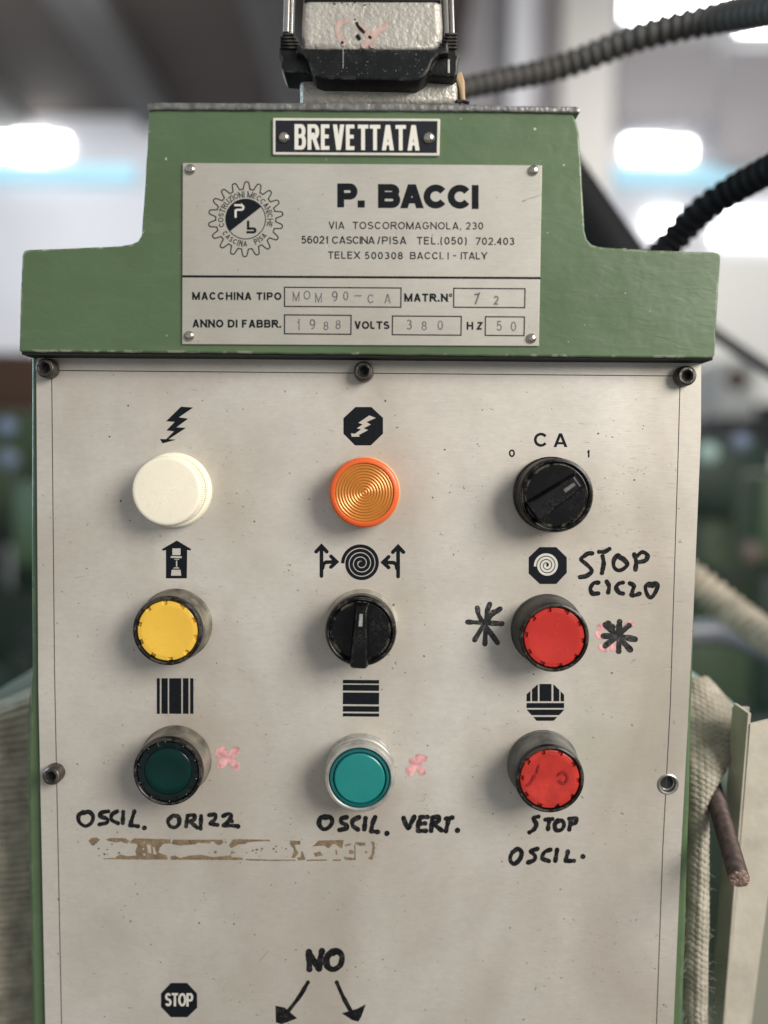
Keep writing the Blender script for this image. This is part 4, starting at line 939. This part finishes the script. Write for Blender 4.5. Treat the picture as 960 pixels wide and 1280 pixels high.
def rivet(px, py, h, r, parent, proto=[None]):
    c = at(px, py, h)
    if proto[0] is None:
        o = MB().lathe([(2.0, 0), (1.95, .5), (1.6, 1.0), (1.0, 1.35), (.4, 1.45), (0, 1.47)], c, 32).make('rivet', M_rivet, parent); proto[0] = o; ORG['riv'] = ORG[o]-c
    else: o = proto[0].copy(); COL.objects.link(o); o.parent = parent; o.location = c+ORG['riv']-ORG[parent]
    o.scale = (r/2.0,)*3; return o
rivet(355, 172, HF+1.05, 2.15, title); rivet(536, 172.5, HF+1.05, 2.25, title)
# ---- type plate
ctp = [(228.3, 203.6), (677.5, 206.5), (673.6, 432.6), (227.5, 430.2)]
tp = platepx(ctp, HF-.1, HF+.8, .0003, .00015, 'type_plate', M_type)
for x, y in ((238.3, 212), (666.6, 213.3), (237, 419.8), (664.2, 423)): rivet(x, y, HF+.82, 2.0, tp)
H1 = HF+.84
K = Ink(H1); text(K, 'P.', 421.6, 456, 259.2, 30, .285, wscale=1.28); text(K, 'BACCI', 472.5, 598.3, 260, 30, .285, wscale=1.37); K.make('maker_lettering', M_ink, tp, label='heavy black lettering P. BACCI')
for s, x0, x1, y, cp, wt in (('VIA  TOSCOROMAGNOLA, 230', 410.7, 604, 286.2, 9.2, .15), ('56021', 376.5, 410.5, 304.5, 9.7, .165), ('CASCINA', 415, 468.5, 304.8, 9.5, .16), ('/PISA', 471.5, 508, 305.2, 9.6, .16), ('TEL.(050)', 521, 583.5, 305.6, 9.6, .16), ('702.403', 594, 643, 306.2, 9.4, .16),
                            ('TELEX', 410, 450, 323.4, 9.2, .16), ('500308', 455.8, 503.5, 324, 9.2, .16), ('BACCI.', 512.5, 554, 324, 9.0, .16), ('I', 559.5, 561, 324.3, 9, .15), ('_', 565.5, 572.5, 323.2, 9, .15), ('ITALY', 576, 609, 324.2, 9.1, .16)):
    K = Ink(H1); text(K, s, x0, x1, y, cp, wt, .004); K.make('address_lettering', M_ink, tp)
for s, x0, x1, y, cp, wt in (('MACCHINA TIPO', 240.2, 351.8, 374.7, 9.7, .225), ('MATR.No', 505.3, 565, 377, 10.2, .225), ('ANNO DI FABBR.', 240.5, 351.5, 409.3, 10, .225), ('VOLTS', 443, 487, 411.3, 9.9, .225), ('HZ', 583.3, 603.2, 412.2, 9.9, .225)):
    K = Ink(H1); text(K, s, x0, x1, y, cp, wt, .004); K.make('field_lettering', M_ink, tp, label='black field name ' + s.replace('No', 'N°'))
K = Ink(H1); K.poly([(228, 344), (675.8, 346.2), (675.7, 349), (228, 346.8)]); K.make('dividing_line', M_ink, tp)
for q in ([(355.6, 359.1), (501.3, 360), (501, 384), (355.6, 383)], [(567.2, 360.4), (656.3, 361), (655.8, 384.6), (567, 384)], [(355.6, 393.6), (438.9, 394.2), (438.6, 417.9), (355.6, 417.2)], [(490.6, 395), (576.6, 395.6), (576.2, 419), (490.4, 418.4)], [(606.8, 395.9), (655.6, 396.2), (655, 419.6), (606.5, 419.2)]):
    K = Ink(H1); K.line(q, 1.5, closed=True); K.make('field_box', M_ink, tp)
def stamped(items, wt=.12):
    K = Ink(H1); K2 = Ink(H1-.01)
    for ch, x, y, cp in items:
        wd = G[ch][0] if ch != 'I' else .1; wd = max(wd, .3)
        for kk, dx, dy in ((K2, 1.0, .9), (K, 0, 0)): glyph(kk, ch, lambda u, v: (x+dx+u*cp, y+dy-v*cp), wd, wt, cp)
    K2.make('stamp_highlight', M_stampl, tp); K.make('stamped_lettering', M_stamp, tp)  # offset pale copy paints a highlight beside the grey grooves
stamped([('M', 366, 375.5, 10), ('O', 379.5, 374.5, 11), ('M', 394, 377, 10), ('9', 415, 376.5, 12.5), ('0', 429, 375.5, 11.5), ('_', 442, 374.5, 12), ('_', 446.5, 374.5, 12), ('C', 459.5, 379, 11), ('A', 480.5, 379, 11.5)])
stamped([('7', 592, 379, 12), ('2', 617, 381, 11.5)], .17)
stamped([('1', 371, 411.5, 12), ('9', 387, 411.5, 12.5), ('8', 404.5, 413, 11), ('8', 419.5, 411.5, 11.5)])
stamped([('3', 508, 412, 12.5), ('8', 527, 413, 11.5), ('0', 547, 412.5, 12)])
stamped([('5', 620.5, 413.5, 12.5), ('0', 638.5, 414, 12)])
# emblem: gear outline, ring lettering, halved disc with P and b
gx_, gy_ = 307.2, 274.0; K = Ink(H1); P = []
for i in range(18):
    a0 = 360/18*i-90+1.5
    for da, r in ((-6.6, 37.6), (-3.9, 44.0), (-2.6, 46.2), (0, 46.9), (2.6, 46.2), (3.9, 44.0), (6.6, 37.6)):
        a = R(a0+da); P.append((gx_+r*math.cos(a), gy_+r*math.sin(a)))
K.line(P, 1.45, closed=True)
K.line([(gx_-.2+24.9*math.cos(R(i*6)), gy_-.2+24.9*math.sin(R(i*6))) for i in range(60)], 1.15, closed=True)
P = [(gx_-.2+24.8*math.cos(R(a)), gy_-.2+24.8*math.sin(R(a))) for a in [142+(322-142)*i/40 for i in range(41)]]
K.poly(P)
lx = lambda x, y: (255+x/8.727, 215+y/8.727)
K.line([lx(481, 530), lx(481, 617), lx(530, 617)]+[lx(*p) for p in arc(540, 637, 20, 20, -90, 90, 8)]+[lx(462, 657)], 3.0)
K.make('gear_emblem', M_ink, tp, label='round gear emblem with halved disc')
K = Ink(H1+.05); K.line([lx(330, 362), lx(405, 362)]+[lx(*p) for p in arc(405, 387, 25, 25, -90, 90, 8)]+[lx(365, 412), lx(345, 418), lx(345, 498)], 2.6); K.make('emblem_letter', M_pale, tp)
def ring(K, s, r, a0, a1, cap, wt, inward=False):
    ws = [.26 if c == ' ' else (wt if c == 'I' else G[c][0]) for c in s]; tot = sum(ws)*cap; span = abs(a1-a0)*r*math.pi/180; gap = (span-tot)/(len(s)-1); sgn = 1 if a1 > a0 else -1; d = 0
    for c_, wd in zip(s, ws):
        def put(u, v, d=d):
            a = R(a0)+sgn*(d+u*cap)/r; rr = r+(v*cap if not inward else -v*cap); return gx_-.3+rr*math.cos(a), gy_-.3+rr*math.sin(a)
        if c_ != ' ': glyph(K, c_, put, wd, wt, cap)
        d += wd*cap+gap
K = Ink(H1); ring(K, 'COSTRUZIONI MECCANICHE', 27.6, 161, 379, 6.6, .155); ring(K, 'CASCINA   PISA', 34.2, 149, 38, 6.4, .165, True); K.make('ring_lettering', M_ink, tp, label='ring lettering COSTRUZIONI MECCANICHE CASCINA PISA')
K = Ink(H1+.01); K.line([(653, 251.5), (662, 248), (677, 243.5)], .5); K.line([(653, 252.5), (657, 250)], .7); K.make('scratch', M_stamp, tp)

# ------------------------------------------------------------------ cable connector on the lid
con = empty('cable_connector', at(465, 128, -8), label='grey hammered cable connector with black locking lever on the header', cat='connector')
def prismpx(C, h0, h1, bev, name, m, parent, r=None, segs=2, **kw):
    P = [(p.x, p.z) for p in [at(x, y, h1) for x, y in C]]
    if r: P = rpoly(P[::-1], r)
    return MB().prism(P, -h1*.001, -h0*.001, bev, segs).make(name, m, parent, **kw)
prismpx([(373, 90), (577, 90), (574, 130.5), (374, 130.5)], -34, -1, .004, 'base_housing', M_hammer, con, None, 4)
prismpx([(382, -60), (548, -60), (554, 30), (552, 64), (377, 64), (376, 30)], -26, 4, .003, 'hood', M_hammer, con, None, 4)
prismpx([(383, -14), (549, -14), (551, 1.5), (380, 1.0)], -26, 4.7, .0004, 'hood_seam', M_hole, con)
lv = MB()
def lp_(C, h0, h1, bev):
    P = [(p.x, p.z) for p in [at(x, y, h1) for x, y in C]]; lv.prism(P, -h1*.001, -h0*.001, bev, 2)
lp_([(372, 52), (378, 58.5), (386, 59.8), (546, 61), (553, 58), (560, 50), (561, 66), (548, 68), (541, 76), (536, 88), (530, 96), (521, 101), (420, 98.8), (402, 98.5), (393, 95), (388, 86), (384, 74), (379, 68), (370, 66)], -2, 9, .0009)
lp_([(350, 50), (353, 42), (367, 40), (378, 56), (382, 68), (386, 80), (389, 92), (355, 90), (351, 84), (351, 71), (348, 68)], -8, 5.5, .0008)
lp_([(553, 57), (558, 46), (567, 43), (571, 46), (571.5, 67), (574.5, 70), (572.5, 78), (572, 92), (568, 96), (534, 94), (541, 78), (548, 66)], -8, 5.5, .0008)
lv.make('locking_lever', M_lever, con)
for i in range(5):
    y = 42.5+i*4.2
    for xa, xb in ((350.5+(0 if i else 3), 366+i*3.0), (556-i*2.0, 571.5)):
        a = at(xa, y, 6); b = at(xb, y+.4, 6); MB().box((a.x, -.0064, a.z-.0004), (b.x, -.0052, a.z+.0002), .0001).make('lever_rib', M_lever, con)
for x0, x1, y1, h in ((353.5, 361, 40, 4), (362.5, 366, 44, 2.5), (556.5, 562, 45, 2.5), (564, 568.5, 42, 4)):
    sl_ = 3 if x0 < 400 else -3
    prismpx([(x0+sl_, -60), (x1+sl_, -60), (x1, y1), (x0, y1)], h-4, h, .0004, 'latch_wire', M_steel, con)
prismpx([(568, 93), (577, 88), (581, 100), (582, 128), (577, 129.5), (574, 110)], -6, -1, .001, 'tan_tape', mat('tan_tape', (.42, .30, .17), .7), con)
prismpx([(559, 96), (574, 94), (575, 129.5), (560, 129.5)], -20, -2.5, .002, 'side_lug', M_hammer, con)
prismpx([(559.5, 74), (562, 74), (562, 91), (559.5, 91)], 5.2, 5.8, .0001, 'lever_glint', mat('worn_lever_edge', (.5, .5, .46), .4, .5), con)  # pale strip standing in for a glint on the lever lug
K = Ink(4.12)
for st, w_ in (([(425, 28), (421, 36), (424, 46), (430, 54)], 6.5), ([(424, 30), (434, 25)], 6), ([(482, 32), (470, 42), (462, 50), (456, 56)], 9), ([(446, 28), (462, 46)], 5), ([(458, 40), (466, 56)], 8)): K.pen(st, w_)
K.make('pink_scribble', mat('faded_pink_marker', (.47, .335, .295), .55, var=.3, vscale=300), con)
K = Ink(4.22)
for st, w_ in (([(446, 29), (449, 34), (455, 40)], 3.4), ([(447, 45), (449, 48)], 4.5), ([(462, 46), (463, 47)], 3.6), ([(428, 53)], 3), ([(444, 24)], 1.6)): K.pen(st, w_)
K.make('black_scribble', M_marker, con)
K = Ink(4.12)
for i in range(26): K.dot(random.uniform(394, 470), random.gauss(4.5, 1.6), random.uniform(.3, .9), 6, .4)
K.make('paint_specks', M_hole, con, kind='stuff')
K = Ink(9.05)
for i in range(60): K.dot(random.uniform(392, 530), random.uniform(62, 94), random.uniform(.15, .4), 6, .4)
K.line([(429, 60), (429, 85)], .5); K.make('dust_flecks', M_dust, con, kind='stuff')
